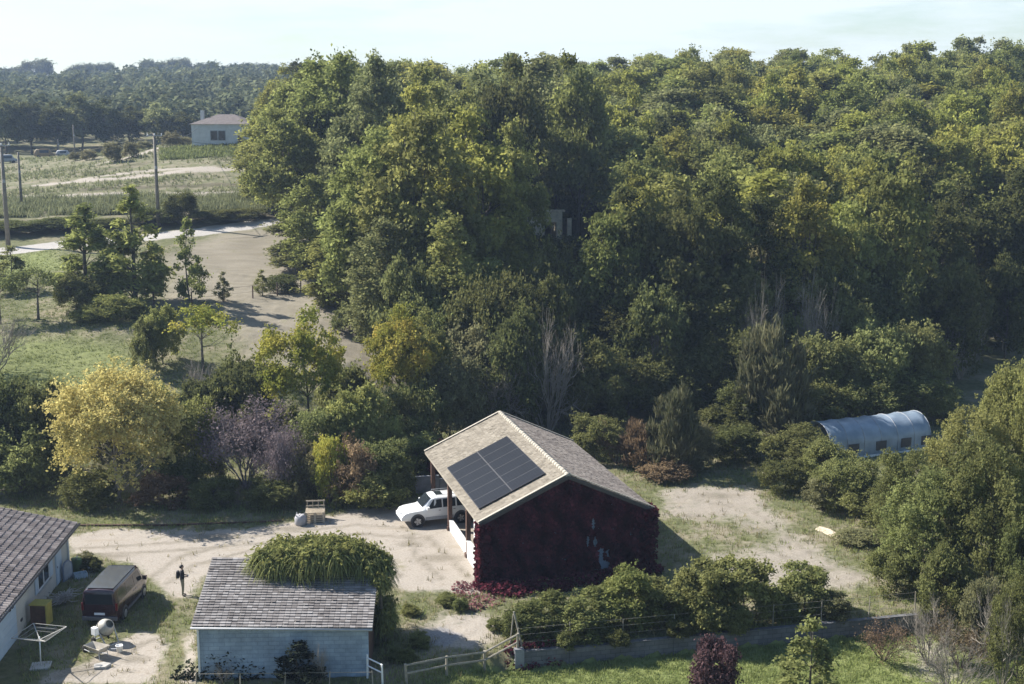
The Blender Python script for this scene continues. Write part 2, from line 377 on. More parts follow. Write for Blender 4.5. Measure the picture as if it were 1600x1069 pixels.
grv = gmix(ramp(nA, .60, .75), grv, (.19, .175, .10))
grv = gmix(edge(att.outputs['Alpha'], .55, .35), grv, gmix(ramp(nC, .3, .7), (.155, .135, .105), (.25, .222, .18)))
col = gmix(edge(sp.outputs['Red'], 1.0, .24), col, grv)
col = gmix(edge(sp2.outputs['Green'], .3, .2), col, gmix(ramp(nC, .3, .7), (.33, .31, .285), (.41, .385, .36)))
col = gmix(math2('MULTIPLY', edge(sp2.outputs['Blue'], .6, .2), .8), col, gmix(ramp(nC, .3, .7), (.16, .155, .165), (.30, .295, .30)))
L.new(col, b.inputs['Base Color']); b.inputs['Roughness'].default_value = .95; b.inputs['Specular IOR Level'].default_value = .1
bp = N.new('ShaderNodeBump'); bp.inputs['Strength'].default_value = .8; bp.inputs['Distance'].default_value = .06
L.new(math2('ADD', nB, math2('MULTIPLY', nC, .6)), bp.inputs['Height']); L.new(bp.outputs['Normal'], b.inputs['Normal'])

dryall = np.maximum(dry, farfield * .34 * (1 - crop))
grav_all = np.maximum(gravel, tracks)
ruts = np.zeros_like(lush)
for k_, pts in enumerate([[(110,858),(240,850),(400,838),(560,820),(640,826)], [(112,868),(250,862),(400,850),(560,834),(660,842)], [(240,900),(280,870),(380,846)], [(262,912),(300,884),(400,858)], [(690,905),(650,870),(640,836)], [(735,905),(690,860),(668,838)],
        [(1060,775),(1180,800),(1260,860),(1350,902)], [(1050,800),(1150,825),(1230,875),(1320,915)], [(90,1060),(170,1030),(240,1000)]]):
    ruts = np.maximum(ruts, strip_mask([hit(*p_) for p_ in pts], .42, .34) * .9)
for cx, cy, rx, ry in [(178,869,1.5,.5), (690,872,1.6,.9), (640,850,1.2,.7), (600,900,1.3,.7), (330,838,2.6,.6), (450,826,2.2,.6), (1120,775,2.4,1.2), (1290,890,1.2,.8), (1190,830,1.6,1.0), (120,1050,1.2,.8), (210,1030,1.0,.6)]:
    c = hit(cx, cy); ruts = np.maximum(ruts, .8 * np.exp(-(((XX - c[0]) / rx) ** 2 + ((YY - c[1]) / ry) ** 2)))
ruts = np.maximum(ruts, yard2 * .44)
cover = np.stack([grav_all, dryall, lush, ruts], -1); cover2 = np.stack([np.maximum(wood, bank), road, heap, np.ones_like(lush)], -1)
ny, nx = XX.shape
# small bumps where the ground is rough, none under the buildings
ZZ = ZZ + 0.03 * rng.normal(size=ZZ.shape) * (1 - road) * sstep(45, 60, YY) * (YY < 140) * (1 - .6 * yard)
def sheet(name, facemask):
    idx = np.flatnonzero(facemask.ravel()); r, c = idx // (nx - 1), idx % (nx - 1)
    q = np.stack([r * nx + c, r * nx + c + 1, (r + 1) * nx + c + 1, (r + 1) * nx + c], 1)
    u, inv = np.unique(q, return_inverse=True); inv = inv.reshape(q.shape)
    me = bpy.data.meshes.new(name); me.vertices.add(len(u)); me.vertices.foreach_set('co', np.c_[XX.ravel()[u], YY.ravel()[u], ZZ.ravel()[u]].ravel().astype(np.float32))
    n = len(q); me.loops.add(4*n); me.loops.foreach_set('vertex_index', inv.ravel().astype(np.int32))
    me.polygons.add(n); me.polygons.foreach_set('loop_start', np.arange(0, 4*n, 4, dtype=np.int32)); me.polygons.foreach_set('loop_total', np.full(n, 4, np.int32))
    me.polygons.foreach_set('use_smooth', np.ones(n, bool))
    for nm, a in (('cover', cover), ('cover2', cover2)):
        t = me.attributes.new(nm, 'FLOAT_COLOR', 'POINT'); t.data.foreach_set('color', a.reshape(-1, 4)[u].astype(np.float32).ravel())
    me.materials.append(M['ground']); me.update(); me.validate()
    o = link(name, me); o['kind'] = 'structure'; return o
def fc(a): return (a[:-1, :-1] + a[1:, 1:] + a[:-1, 1:] + a[1:, :-1]) / 4
YC = fc(YY); left = np.zeros_like(YC, bool)
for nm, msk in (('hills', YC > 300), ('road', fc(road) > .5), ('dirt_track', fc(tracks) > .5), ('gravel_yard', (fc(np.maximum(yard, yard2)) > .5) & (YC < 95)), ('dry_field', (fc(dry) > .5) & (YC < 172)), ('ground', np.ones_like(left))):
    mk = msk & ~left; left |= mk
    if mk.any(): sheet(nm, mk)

# ------------------------------------------------------------------ foliage shapes (unit plants are reused through copies)
def limb(mb, a, b_, r0, r1, n=5, sag=.12, k=5):
    a = np.array(a, float); b_ = np.array(b_, float); ln = np.linalg.norm(b_ - a); off = rng.normal(size=3) * ln * sag
    pts = [a + (b_ - a) * t + off * math.sin(math.pi * t) for t in np.linspace(0, 1, k)]
    mb.tube(pts, list(np.linspace(r0, r1, k)), n); return pts
def crown(H, Rr, base=.25, nl=34, twigs=26, leaves=6, size=.34, lobe=(.22, .36), shape='dome', up=.25, elong=1.5, trunk_r=None, bark='bark', mat='forest', name='crown', limbs=.6, spread=1.0, low=-.85, fill=.0, topb=.0, axis_up=False):
    "returns (trunk mesh, crown mesh): leaf twigs gathered on lobes that sit on an uneven envelope"
    z0 = H * base; hc = (H - z0) / 2; zc = z0 + hc
    L_, rad = [], []
    ph = rng.uniform(0, 6.28, 4)
    tries = 0
    while len(L_) < nl and tries < nl * 30:
        tries += 1
        d = rdir(1, low)[0]; az = math.atan2(d[1], d[0])
        if shape == 'cone':
            t = rng.uniform(0, 1) ** 1.25; rr = Rr * (1 - t) ** .8 * (.95 if t > .08 else .6); a = rng.uniform(0, 6.28); f = rng.uniform(.35, 1) ** .6
            p = np.array([math.cos(a) * rr * f, math.sin(a) * rr * f, z0 + t * (H - z0) * .97]); lr = Rr * rng.uniform(*lobe) * (1 - .55 * t)
        elif shape == 'column':
            t = rng.uniform(0, 1); rr = Rr * (math.sin(math.pi * min(1, .12 + .86 * t)) ** .55); a = rng.uniform(0, 6.28); f = rng.uniform(.3, 1) ** .5
            p = np.array([math.cos(a) * rr * f, math.sin(a) * rr * f, z0 + t * (H - z0) * .95]); lr = Rr * rng.uniform(*lobe)
        else:
            k = 1 + .16 * math.sin(2 * az + ph[0]) + .13 * math.sin(3 * az + ph[1] + 2 * d[2]) + .10 * math.sin(5 * d[2] + ph[2])
            f = rng.uniform(.45, 1) ** .45; lr = Rr * rng.uniform(*lobe)
            e = np.array([Rr * .80, Rr * .80, hc * .84]) * k
            if d[2] < 0 and shape == 'dome': e = e * np.array([1.0, 1.0, .85])
            if d[2] < 0 and shape == 'round':      # leafy down to the ground
                hh = math.hypot(d[0], d[1]); d = np.array([d[0] / hh * max(hh, .9), d[1] / hh * max(hh, .9), d[2]]) if hh > .05 else d
            p = np.array([0, 0, zc]) + d * e * f
        L_.append(p); rad.append(lr)
    L_ = np.array(L_); rad = np.array(rad)
    # twigs: most hug a lobe, some stray out and feather the outline
    li = np.repeat(np.arange(nl), np.maximum(4, (twigs * (rad / rad.mean()) ** 2)).astype(int))
    n = len(li); out = unit(L_[li] - np.array([0, 0, z0 + hc * .5])); d = unit(rdir(n) + out * .55 + np.array([0, 0, .45 + topb]))
    rr = rad[li] * rng.uniform(.35, 1.0, n) ** .5
    T = L_[li] + d * rr[:, None] * np.array([1.0, 1.0, .95])
    T = T + rng.normal(size=(n, 3)) * (rad[li] * np.where(rng.uniform(0, 1, n) < .22, .42, .14))[:, None] + out * (rad[li] * np.where(rng.uniform(0, 1, n) < .12, .5, 0))[:, None]
    tw_t = rng.uniform(.8, 1.2, n) * rng.uniform(.88, 1.12, nl)[li]; tw_h = np.clip(rng.uniform(0, 1, n) * .5 + rng.uniform(0, .7, nl)[li], 0, 1)
    li2 = np.repeat(np.arange(n), leaves); N_ = len(li2)
    cen = T[li2] + rng.normal(size=(N_, 3)) * size * spread * np.array([1, 1, .7]); 
    nrm = d[li2] * .4 + rng.normal(size=(N_, 3)) * .7 + np.array([0, 0, up])
    sz = size * rng.uniform(.65, 1.3, N_)
    V = leaf_quads(cen, nrm, sz, elong, (np.array([0, 0, 1.0]) + d[li2] * .9 + rng.normal(size=(N_, 3)) * .4) if axis_up else None)
    V[:, :, 2] = np.maximum(V[:, :, 2], .05)
    tint = np.c_[tw_t[li2] * rng.uniform(.85, 1.15, N_), np.clip(tw_h[li2] + rng.normal(size=N_) * .15, 0, 1)]
    cm = quads_mesh(name, V, mat, tint)
    mb = MB(); tr = trunk_r or H * .016
    top = np.array([rng.normal() * Rr * .06, rng.normal() * Rr * .06, z0 + (H - z0) * (.9 if shape == 'cone' else .62)])
    sp_ = limb(mb, (0, 0, -.25), top, tr * 1.25, tr * .25, 8, .03, 8)
    for i in range(nl):
        if rng.uniform() < limbs:
            t = np.clip((L_[i][2] - .45 * np.linalg.norm(L_[i][:2])) / top[2], .12, .95); s = np.array(sp_[int(t * 7)])
            limb(mb, s, L_[i], tr * .42 * (1 - .5 * t), tr * .08, 4, .1, 4)
    return mb.mesh('trunk', bark, True), cm
def blades(n, H, Rr, mat, name, width=.05, lean=.35, droop=.25, seg=3, base_r=.6, hvar=.5):
    "clump of upright arching blades / shoots (bamboo, reeds, broom)"
    a = rng.uniform(0, 6.28, n); r = Rr * base_r * np.sqrt(rng.uniform(0, 1, n)); p = np.c_[r * np.cos(a), r * np.sin(a), np.zeros(n)]
    hh = H * rng.uniform(1 - hvar, 1, n); a2 = a + rng.normal(size=n) * .7
    out = np.c_[np.cos(a2), np.sin(a2), np.zeros(n)]; side = np.c_[-np.sin(a2), np.cos(a2), np.zeros(n)]
    ln = lean * rng.uniform(.2, 1, n) * H
    Vs, tt = [], []; tr_ = rng.uniform(.75, 1.25, n); th = rng.uniform(0, 1, n); prev = p
    w0 = width
    for k in range(1, seg + 1):
        t = k / seg
        q = p + out * (ln * t ** 1.6)[:, None] + np.array([0, 0, 1]) * (hh * (t - droop * t ** 3))[:, None]
        w1 = width * (1 - t * .85); Vs.append(np.stack([prev - side * w0, prev + side * w0, q + side * w1, q - side * w1], 1)); tt.append(np.c_[tr_, th]); prev = q; w0 = w1
    return quads_mesh(name, np.concatenate(Vs), mat, np.concatenate(tt))
def twigs(H, Rr, n=9, depth=4, mat='twig_grey', name='branches', r0=.045, upb=.55, spreadk=.75, kids=(2, 4)):
    "bare branching shrub or tree: returns mesh and list of tips"
    mb = MB(); tips = []
    def grow(p, d, ln, r, dep):
        q = p + d * ln; mid = (p + q) / 2 + rng.normal(size=3) * ln * .07
        mb.tube([p, mid, q], [r, r * .8, r * .6], 4 if dep > 1 else 3, 0, False)
        if dep <= 1: tips.append(q); return
        for _ in range(int(rng.integers(kids[0], kids[1] + 1))):
            nd = d + rng.normal(size=3) * spreadk * .6 + np.array([0, 0, upb * .35]); nd = nd / np.linalg.norm(nd)
            grow(p + (q - p) * rng.uniform(.45, 1), nd, ln * rng.uniform(.6, .85), r * .62, dep - 1)
    for i in range(n):
        a = rng.uniform(0, 6.28); d = np.array([math.cos(a) * spreadk, math.sin(a) * spreadk, upb + rng.uniform(.2, .7)]); d /= np.linalg.norm(d)
        grow(np.array([math.cos(a), math.sin(a), 0]) * Rr * .06, d, H * rng.uniform(.28, .42), r0, depth)
    v = np.array(mb.v); k = H / v[:, 2].max(); kr = Rr / np.percentile(np.hypot(v[:, 0], v[:, 1]), 97)
    mb.v = [tuple(x) for x in v * np.array([kr, kr, k])]; tips = np.array(tips) * np.array([kr, kr, k])
    return mb.mesh(name, mat, False), tips
def tip_leaves(tips, mat, per=5, size=.12, spread=.25, name='leaves'):
    n = len(tips) * per; c = np.repeat(tips, per, 0) + rng.normal(size=(n, 3)) * spread
    return quads_mesh(name, leaf_quads(c, rng.normal(size=(n, 3)) + np.array([0, 0, .6]), size * rng.uniform(.6, 1.3, n)), mat, np.c_[rng.uniform(.7, 1.25, n), rng.uniform(0, 1, n)])

PROTO = {}      # kind -> list of (nominal height, nominal radius, [(part name, mesh), ...])
def proto(kind, H, Rr, parts): PROTO.setdefault(kind, []).append((H, Rr, parts))
def plant(name, label, cat, loc, kind, H, Rr, group=None, mats=None, i=None, rz=None, part_label=None):
    "one plant: an Empty at its foot, copies of the kind's trunk and crown below it"
    lst = PROTO[kind]; h0, r0, parts = lst[(int(rng.integers(len(lst))) if i is None else i) % len(lst)]
    o = thing(name, label, cat, loc, rng.uniform(0, 6.28) if rz is None else rz, group)
    o.scale = (Rr / r0, Rr / r0, H / h0)
    for nm, me in parts:
        c = bpy.data.objects.new(nm, me); C.objects.link(c); c.parent = o
        if mats and nm in mats: c.material_slots[0].link = 'OBJECT'; c.material_slots[0].material = M[mats[nm]]
    return o
def two(kind, H, Rr, **k):
    t, c = crown(H, Rr, **k); proto(kind, H, Rr, [('trunk', t), (k.get('name', 'crown'), c)])
for _ in range(7): two('oak', 16, 4.6, base=.14, nl=44, twigs=40, leaves=8, size=.30, lobe=(.20, .38))
for _ in range(3): two('bigtree', 21, 5.2, base=.04, nl=84, twigs=40, leaves=8, size=.30, lobe=(.18, .38), shape='round', low=-.95)
for _ in range(3): two('tall', 18, 3.2, base=.06, nl=46, twigs=40, leaves=8, size=.29, lobe=(.26, .44), shape='column')
for _ in range(2): two('pine', 10, 2.8, base=.14, nl=58, twigs=18, leaves=6, size=.19, lobe=(.16, .30), shape='cone', elong=2.6, limbs=.8, up=.6)
for _ in range(4): two('shrub', 3.0, 2.0, base=.02, nl=40, twigs=34, leaves=8, size=.12, lobe=(.22, .40), shape='round', low=-.8, trunk_r=.05)
for _ in range(3): two('bush', 6.0, 3.2, base=.03, nl=62, twigs=40, leaves=8, size=.155, lobe=(.18, .36), shape='round', low=-.85, trunk_r=.09)
for _ in range(2): two('hedge', 2.0, 1.1, base=.02, nl=44, twigs=40, leaves=8, size=.075, lobe=(.22, .36), shape='round', low=-.9, trunk_r=.04, up=.6)
for _ in range(2): two('young', 6.0, 1.6, base=.12, nl=34, twigs=14, leaves=6, size=.15, lobe=(.18, .30), shape='cone', trunk_r=.06)
for _ in range(2): two('reeds', 3.0, 1.6, base=.02, nl=34, twigs=26, leaves=7, size=.085, lobe=(.22, .42), shape='round', low=-.8, trunk_r=.03, elong=4.5, axis_up=True, mat='reed', name='blades')
for _ in range(2): two('broom', 5.0, 2.2, base=.02, nl=50, twigs=30, leaves=8, size=.10, lobe=(.18, .38), shape='round', low=-.8, trunk_r=.06, elong=4.5, axis_up=True, mat='reed', name='shoots')
for k_, mt, d_ in (('bare', 'twig_grey', 5), ('purple', 'twig_purple', 5), ('brown', 'twig_brown', 5)):
    for _ in range(2):
        me, tips = twigs(5.0, 2.8, 11, d_, mt, 'branches', .05)
        parts = [('branches', me)]
        if k_ != 'bare': parts.append(('leaves', tip_leaves(tips, 'purple_leaf' if k_ == 'purple' else 'autumn_brown', 10 if k_ == 'purple' else 3, .10, .25)))
        proto(k_, 5.0, 2.8, parts)

# ------------------------------------------------------------------ planting
def pl(name, label, cat, px, Y, top, hw, kind, group=None, mats=None, i=None, sink=0.0, minh=.5):
    "plant at column px, distance Y, reaching picture row `top`, half width hw px"
    g = G(px, Y); zt = at_y(px, top, Y)[2]; H = max(minh, zt - g[2] + sink)
    return plant(name, label, cat, (g[0], g[1], g[2] - sink), kind, H, hw / F * Y * 1.02, group, mats, i)

# the wood on the slope
wood_rec = []
def wood_tree(px, Y, top, hw, kind='oak', mat=None):
    g = G(px, Y); zt = at_y(px, top, Y)[2]; H = max(5.0, (zt - g[2]) * .94)
    mat = mat or rng.choice(['forest', 'forest_yellow', 'forest_grey', 'forest_dark'], p=[.40, .42, .12, .06] if px > 1000 else [.5, .22, .2, .08])
    o = plant('broadleaf_tree', None, 'tree', g, kind, H, hw / F * Y, 'broadleaf trees of the wooded slope', {'crown': mat, 'blades': mat, 'shoots': mat})
    wood_rec.append((o, px, Y, top, hw, mat, H))
for q in [(575,121,192,70),(655,117,165,80),(745,121,158,80),(788,125,176,56),(615,112,335,70),(700,111,330,75),(555,127,300,50),(505,138,270,56),(455,150,175,52),
          (425,165,200,44),(414,180,240,32),(470,168,100,60),(530,158,76,68),(600,152,76,60),(680,152,92,55),(760,152,96,45),(850,163,84,52),(900,152,90,50),
          (420,178,165,40),(445,168,130,40),(640,135,120,60),(560,145,130,60),(710,140,120,55),(470,141,330,46),(525,124,360,44)]:
    wood_tree(*q, kind='bigtree' if q[3] > 54 else rng.choice(['oak', 'tall']), mat=rng.choice(['forest', 'forest_grey', 'forest_yellow'], p=[.62, .26, .12]))
wood_tree(800, 142, 62, 52, 'oak', 'forest_dark')
for q in [(765,110,400,56),(952,112,325,56),(990,113,300,60),(1055,112,280,62),(1120,114,262,60),(1190,115,300,60),(1255,116,268,62),(1320,117,300,58),(1385,118,258,62),(1450,122,300,60),(1510,128,280,62),(1575,130,250,62),(1640,130,280,60),
          (880,116,430,55),(960,110,440,55),(1090,110,430,60),(1230,112,440,58),(1340,114,440,58),(1460,118,420,55),(1560,130,420,55)]:
    wood_tree(*q, kind=rng.choice(['bigtree', 'oak', 'oak']), mat=rng.choice(['forest', 'forest_dark', 'forest_grey', 'forest_yellow'], p=[.32, .44, .16, .08]))  # weighted to dark foliage: the shade on this front is put into colour
gy = 126.0
while gy < 275:
    stp = 6.6 + (gy - 126) * .022; gx = -40.0
    while gx < 130:
        x = gx + rng.uniform(-.35, .35) * stp; y = gy + rng.uniform(-.4, .4) * stp; gx += stp
        px = 800 + F * x / (y * 1.0)
        lim = 395 if y > 175 else (430 if y > 160 else (700 if y < 150 else 480))
        if px < lim or px > 1690: continue
        if px > 1340 and y < 136: continue
        if px < 950 and y < 156 and px > 780: continue
        H = rng.uniform(12.5, 17.5) * (1.0 if y < 230 else .95); z = hz(x, y); top = to_px((x, y, z + H))[1]
        cap = np.interp(px, [400,470,560,640,700,740,800,880,950,1010,1100,1200,1350,1500,1620,1700], [165,98,80,84,106,112,84,86,98,86,78,74,72,58,66,66]) + rng.uniform(-7, 8)
        if top < cap: top = cap
        wood_tree(px, y, top, rng.uniform(3.3, 5.0) * min(1, max(.62, (at_y(px, top, y)[2] - z) / 13.5)) / y * F, rng.choice(['oak', 'oak', 'oak', 'tall']))
    gy += stp * .92
# skyline stragglers
for px in (905, 965, 1020, 1140, 1225, 1420, 1500, 1560):
    wood_tree(px, 262, float(np.interp(px, [900,1000,1200,1420,1500,1600], [92,82,72,64,54,62])), 26, 'tall', 'forest_grey')
_tone = {'forest': 'mid green', 'forest_yellow': 'yellow-green', 'forest_grey': 'grey-green', 'forest_dark': 'dark green'}
_tier = [(119, "at the wood's front edge"), (135, 'just behind the front edge'), (160, 'low on the wooded slope'), (195, 'half way up the wooded slope'), (235, 'high on the wooded slope'), (400, 'on the wooded skyline')]
_col = [(480, 'beside the far white house'), (620, 'above the dry field'), (780, 'left of the stone house'), (935, 'by the stone house'), (1100, "above the barn's ridge"), (1270, 'between barn and polytunnel'), (1450, 'above the polytunnel'), (9999, 'above the grass clearing')]
_seen = {}
for rec in wood_rec:
    o, px, Y, top, hw, mat, H = rec
    sz = 'tall' if H > 17 else ('small' if H < 11 else ('broad' if hw / F * Y > 4.3 else 'slim'))
    lab = f"{sz} {_tone[mat]} tree {next(t for l, t in _tier if Y < l)} {next(t for l, t in _col if px < l)}"
    _seen.setdefault(lab, []).append((px, o))
_ord = ['leftmost', 'second', 'third', 'fourth', 'fifth', 'sixth', 'seventh', 'eighth', 'ninth']
for lab, lst in _seen.items():
    lst.sort(key=lambda t: t[0])
    for i, (px, o) in enumerate(lst):
        w_ = (lab if len(lst) == 1 else f"{_ord[min(i, 8)] if i < len(lst) - 1 or len(lst) > 9 else 'rightmost'} {lab}").split()
        o['label'] = ' '.join(w_)

# undergrowth along the foot of the wood
ug = 'undergrowth shrubs at the foot of the wood'
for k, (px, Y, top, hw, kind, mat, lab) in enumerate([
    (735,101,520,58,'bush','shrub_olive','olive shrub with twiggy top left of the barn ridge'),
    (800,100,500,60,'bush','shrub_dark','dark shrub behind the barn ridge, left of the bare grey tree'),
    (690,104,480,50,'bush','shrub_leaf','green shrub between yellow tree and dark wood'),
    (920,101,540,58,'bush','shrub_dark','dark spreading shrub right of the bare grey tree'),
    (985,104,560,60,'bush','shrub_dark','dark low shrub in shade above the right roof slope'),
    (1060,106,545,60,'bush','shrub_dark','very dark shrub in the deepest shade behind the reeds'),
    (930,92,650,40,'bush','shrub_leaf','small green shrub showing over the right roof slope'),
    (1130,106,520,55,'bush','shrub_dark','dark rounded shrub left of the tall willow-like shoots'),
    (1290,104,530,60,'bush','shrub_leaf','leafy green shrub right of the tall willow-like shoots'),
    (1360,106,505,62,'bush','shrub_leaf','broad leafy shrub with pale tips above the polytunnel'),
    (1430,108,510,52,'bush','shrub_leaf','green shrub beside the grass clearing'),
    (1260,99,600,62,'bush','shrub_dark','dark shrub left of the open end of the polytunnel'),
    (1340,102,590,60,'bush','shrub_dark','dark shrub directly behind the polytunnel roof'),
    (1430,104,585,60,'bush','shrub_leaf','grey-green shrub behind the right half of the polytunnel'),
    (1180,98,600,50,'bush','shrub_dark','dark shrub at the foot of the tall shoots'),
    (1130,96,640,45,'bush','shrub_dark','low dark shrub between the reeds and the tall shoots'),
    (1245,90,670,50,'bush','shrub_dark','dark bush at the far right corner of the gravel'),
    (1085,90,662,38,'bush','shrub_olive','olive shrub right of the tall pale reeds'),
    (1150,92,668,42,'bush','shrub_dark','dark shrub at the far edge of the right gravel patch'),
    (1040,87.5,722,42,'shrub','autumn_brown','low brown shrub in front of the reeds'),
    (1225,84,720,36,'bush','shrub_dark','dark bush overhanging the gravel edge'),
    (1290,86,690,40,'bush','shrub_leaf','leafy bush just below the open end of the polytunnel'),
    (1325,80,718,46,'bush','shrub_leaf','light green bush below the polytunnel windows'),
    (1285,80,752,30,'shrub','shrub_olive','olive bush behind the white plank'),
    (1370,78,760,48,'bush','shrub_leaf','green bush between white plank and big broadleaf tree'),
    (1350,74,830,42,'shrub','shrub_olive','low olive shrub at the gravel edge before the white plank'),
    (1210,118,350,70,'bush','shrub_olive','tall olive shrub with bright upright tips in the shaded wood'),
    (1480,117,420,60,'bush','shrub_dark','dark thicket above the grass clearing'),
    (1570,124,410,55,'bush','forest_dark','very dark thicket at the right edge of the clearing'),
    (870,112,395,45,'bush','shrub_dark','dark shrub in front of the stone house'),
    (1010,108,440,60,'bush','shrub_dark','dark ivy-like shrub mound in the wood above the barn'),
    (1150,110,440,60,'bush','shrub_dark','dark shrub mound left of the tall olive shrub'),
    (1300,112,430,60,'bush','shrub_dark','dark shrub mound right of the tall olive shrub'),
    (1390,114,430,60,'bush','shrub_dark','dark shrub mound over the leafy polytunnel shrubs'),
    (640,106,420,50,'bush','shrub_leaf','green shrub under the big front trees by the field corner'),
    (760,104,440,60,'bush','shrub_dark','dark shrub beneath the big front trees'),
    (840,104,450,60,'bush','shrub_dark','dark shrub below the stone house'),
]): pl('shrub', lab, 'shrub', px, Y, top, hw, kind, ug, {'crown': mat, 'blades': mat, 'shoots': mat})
pl('shrub', 'dark shrub veiling the lower half of the stone house', 'shrub', 862, 147, 368, 52, 'bush', ug, {'crown': 'shrub_dark'})
pl('shrub', 'small dark shrub against the left of the stone house', 'shrub', 812, 147.5, 345, 22, 'bush', ug, {'crown': 'shrub_dark'})
for px, Y, top, hw, lab in [(1185,107.5,395,40,'leafless grey tree left in the shaded wood'), (1275,108.5,400,44,'leafless grey tree above the leafy polytunnel shrubs'), (1500,117,455,40,'leafless twiggy tree above the grass clearing'), (1020,107,470,40,'leafless grey tree above the right barn roof')]:
    pl('dead_tree', lab, 'tree', px, Y, top, hw, 'bare', 'leafless trees at the front of the wood')
for px, py, Y, top, hw, lab in [(175,0,222,226,13,'left of the utility pole'), (205,0,226,224,11,'behind the utility pole, left one'), (268,0,236,210,14,'right of the utility pole near the white house'), (225,0,240,222,12,'at the top of the dirt track'), (140,0,232,236,12,'beside the far lot, right one'), (118,0,236,240,10,'beside the far lot, left one'), (290,0,238,215,10,'just left of the white house')]:
    pl('rough_shrub', 'small rough shrub on the far slope ' + lab, 'shrub', px, Y, top, hw, 'shrub', 'rough shrubs on the far slope', {'crown': 'shrub_olive'})
pl('bare_tree', 'leafless grey twiggy tree behind the barn ridge', 'tree', 855, 99, 470, 62, 'bare', i=0)
pl('bare_tree', 'leafless grey tree with drooping branches left of the barn ridge', 'tree', 780, 99, 515, 50, 'bare', i=1)
pl('willow_shrub', 'tall upright willow-like shoots left of the polytunnel', 'shrub', 1205, 97, 520, 55, 'broom')
pl('reed_clump', 'tall pale reeds behind the gravel, right of the barn', 'reeds', 1050, 89, 622, 42, 'reeds')
pl('reed_clump', 'low brownish reeds left of the tall reeds by the barn', 'reeds', 1005, 90, 668, 34, 'reeds', mats={'blades': 'autumn_brown'})
pl('brown_shrub', 'reddish brown shrub behind the right eave of the barn', 'shrub', 965, 91, 655, 34, 'brown', i=0)

# the hedge row along the far side of the yard
hr = 'hedgerow shrubs along the far side of the yard'
for (px, Y, top, hw, kind, mat, lab) in [
    (20,88,585,62,'bush','shrub_dark','dark green bush at the left edge behind the tiled house'),
    (75,87,605,45,'bush','shrub_leaf','green bush left of the yellow tree'),
    (-40,86,600,60,'bush','shrub_dark','dark bush cut by the left edge'),
    (30,84,690,55,'shrub','shrub_leaf','low green shrub below the dark left bush'),
    (140,81.5,742,44,'shrub','shrub_dark','low dark shrub at the left foot of the yellow tree'),
    (255,81.5,745,40,'shrub','autumn_brown','brown low shrub right of the yellow tree trunk'),
    (305,86,625,42,'bush','shrub_lime','bright yellow-green shrub right of the yellow tree'),
    (290,83,715,38,'bush','shrub_dark','dark bush between yellow tree and purple shrub'),
    (335,81,748,36,'bush','shrub_dark','grey-green bush in front of the purple shrub'),
    (420,81,748,40,'bush','shrub_leaf','dark bush under the right side of the purple shrub'),
    (478,83,700,36,'bush','shrub_olive','green bush left of the pinkish shrub'),
    (500,86,640,50,'bush','shrub_leaf','green bush at the foot of the slim yellow-green tree'),
    (560,88,612,55,'bush','shrub_lime','leafy bush between the two yellowing trees'),
    (448,89,640,38,'bush','shrub_lime','green bush above the purple shrub on its right'),
    (515,82,695,30,'shrub','autumn_mix','small yellowing shrub above the wooden pallets'),
    (555,81.5,705,40,'shrub','autumn_brown','pinkish brown shrub above the white bag'),
    (600,83,690,42,'bush','shrub_leaf','dark bush left of the white car, higher one'),
    (590,80.8,742,48,'shrub','shrub_lime','glossy bright laurel hedge left of the white car'),
    (655,88,680,46,'bush','shrub_leaf','dark bush above the bonnet of the white car'),
    (690,87,700,26,'shrub','vine_red','dark red bush behind the left roof corner of the barn'),
    (645,92,600,46,'bush','shrub_leaf','green bush under the yellow foliage beside the barn'),
    (700,95,560,52,'bush','shrub_olive','dark bush above the left roof corner of the barn'),
    (385,94,572,50,'shrub','shrub_dark','dark low hedge at the lower edge of the dry field'),
    (320,95,600,40,'shrub','shrub_dark','low dark shrub under the twisted fruit tree'),
    (255,94,610,36,'shrub','shrub_leaf','low green shrub behind the yellow tree'),
    (160,90,625,50,'shrub','shrub_olive','olive scrub behind the yellow crown'),
]: pl('shrub', lab, 'shrub', px, Y, top, hw, kind, hr, {'crown': mat, 'blades': mat, 'shoots': mat})
pl('purple_shrub', 'bare purplish shrub with a few leaves between yellow tree and pallets', 'shrub', 385, 85, 630, 80, 'purple', i=0)
pl('purple_shrub', 'smaller purplish twiggy shrub right of the large one', 'shrub', 440, 82.8, 665, 42, 'purple', i=1)
pl('brown_shrub', 'brown twiggy shrub above the pallets', 'shrub', 520, 81.6, 730, 42, 'brown', i=1)
t_, c_ = crown(8.8, 4.4, base=.12, nl=74, twigs=46, leaves=9, size=.13, lobe=(.16, .30), shape='round', low=-.8, mat='autumn_yellow', bark='bark_pale', up=.5, trunk_r=.11); proto('yellow', 8.8, 4.4, [('trunk', t_), ('crown', c_)])
pl('yellow_tree', 'yellow autumn tree on a slim trunk beside the gravel yard', 'tree', 188, 82, 578, 104, 'yellow')
t_, c_ = crown(8.5, 2.7, base=.36, nl=42, twigs=44, leaves=9, size=.125, lobe=(.22, .36), shape='round', low=-.8, mat='autumn_mix', bark='bark', up=.5, trunk_r=.11); proto('turning', 8.5, 2.7, [('trunk', t_), ('crown', c_)])
pl('turning_tree', 'slim tree with yellow-green crown at the edge of the dry field', 'tree', 478, 92, 500, 58, 'turning')
pl('turning_tree', 'tree with yellow and green foliage right above the white car', 'tree', 625, 95, 492, 52, 'turning', mats={'crown': 'autumn_mix'})
pl('turning_tree', 'taller green tree with a yellowing side, left of the dark wood', 'tree', 665, 97, 500, 48, 'turning', mats={'crown': 'shrub_lime'})
pl('conifer', 'small pointed conifer left of the wooden pallets', 'tree', 463, 80.2, 755, 11, 'young', mats={'crown': 'shrub_olive'})
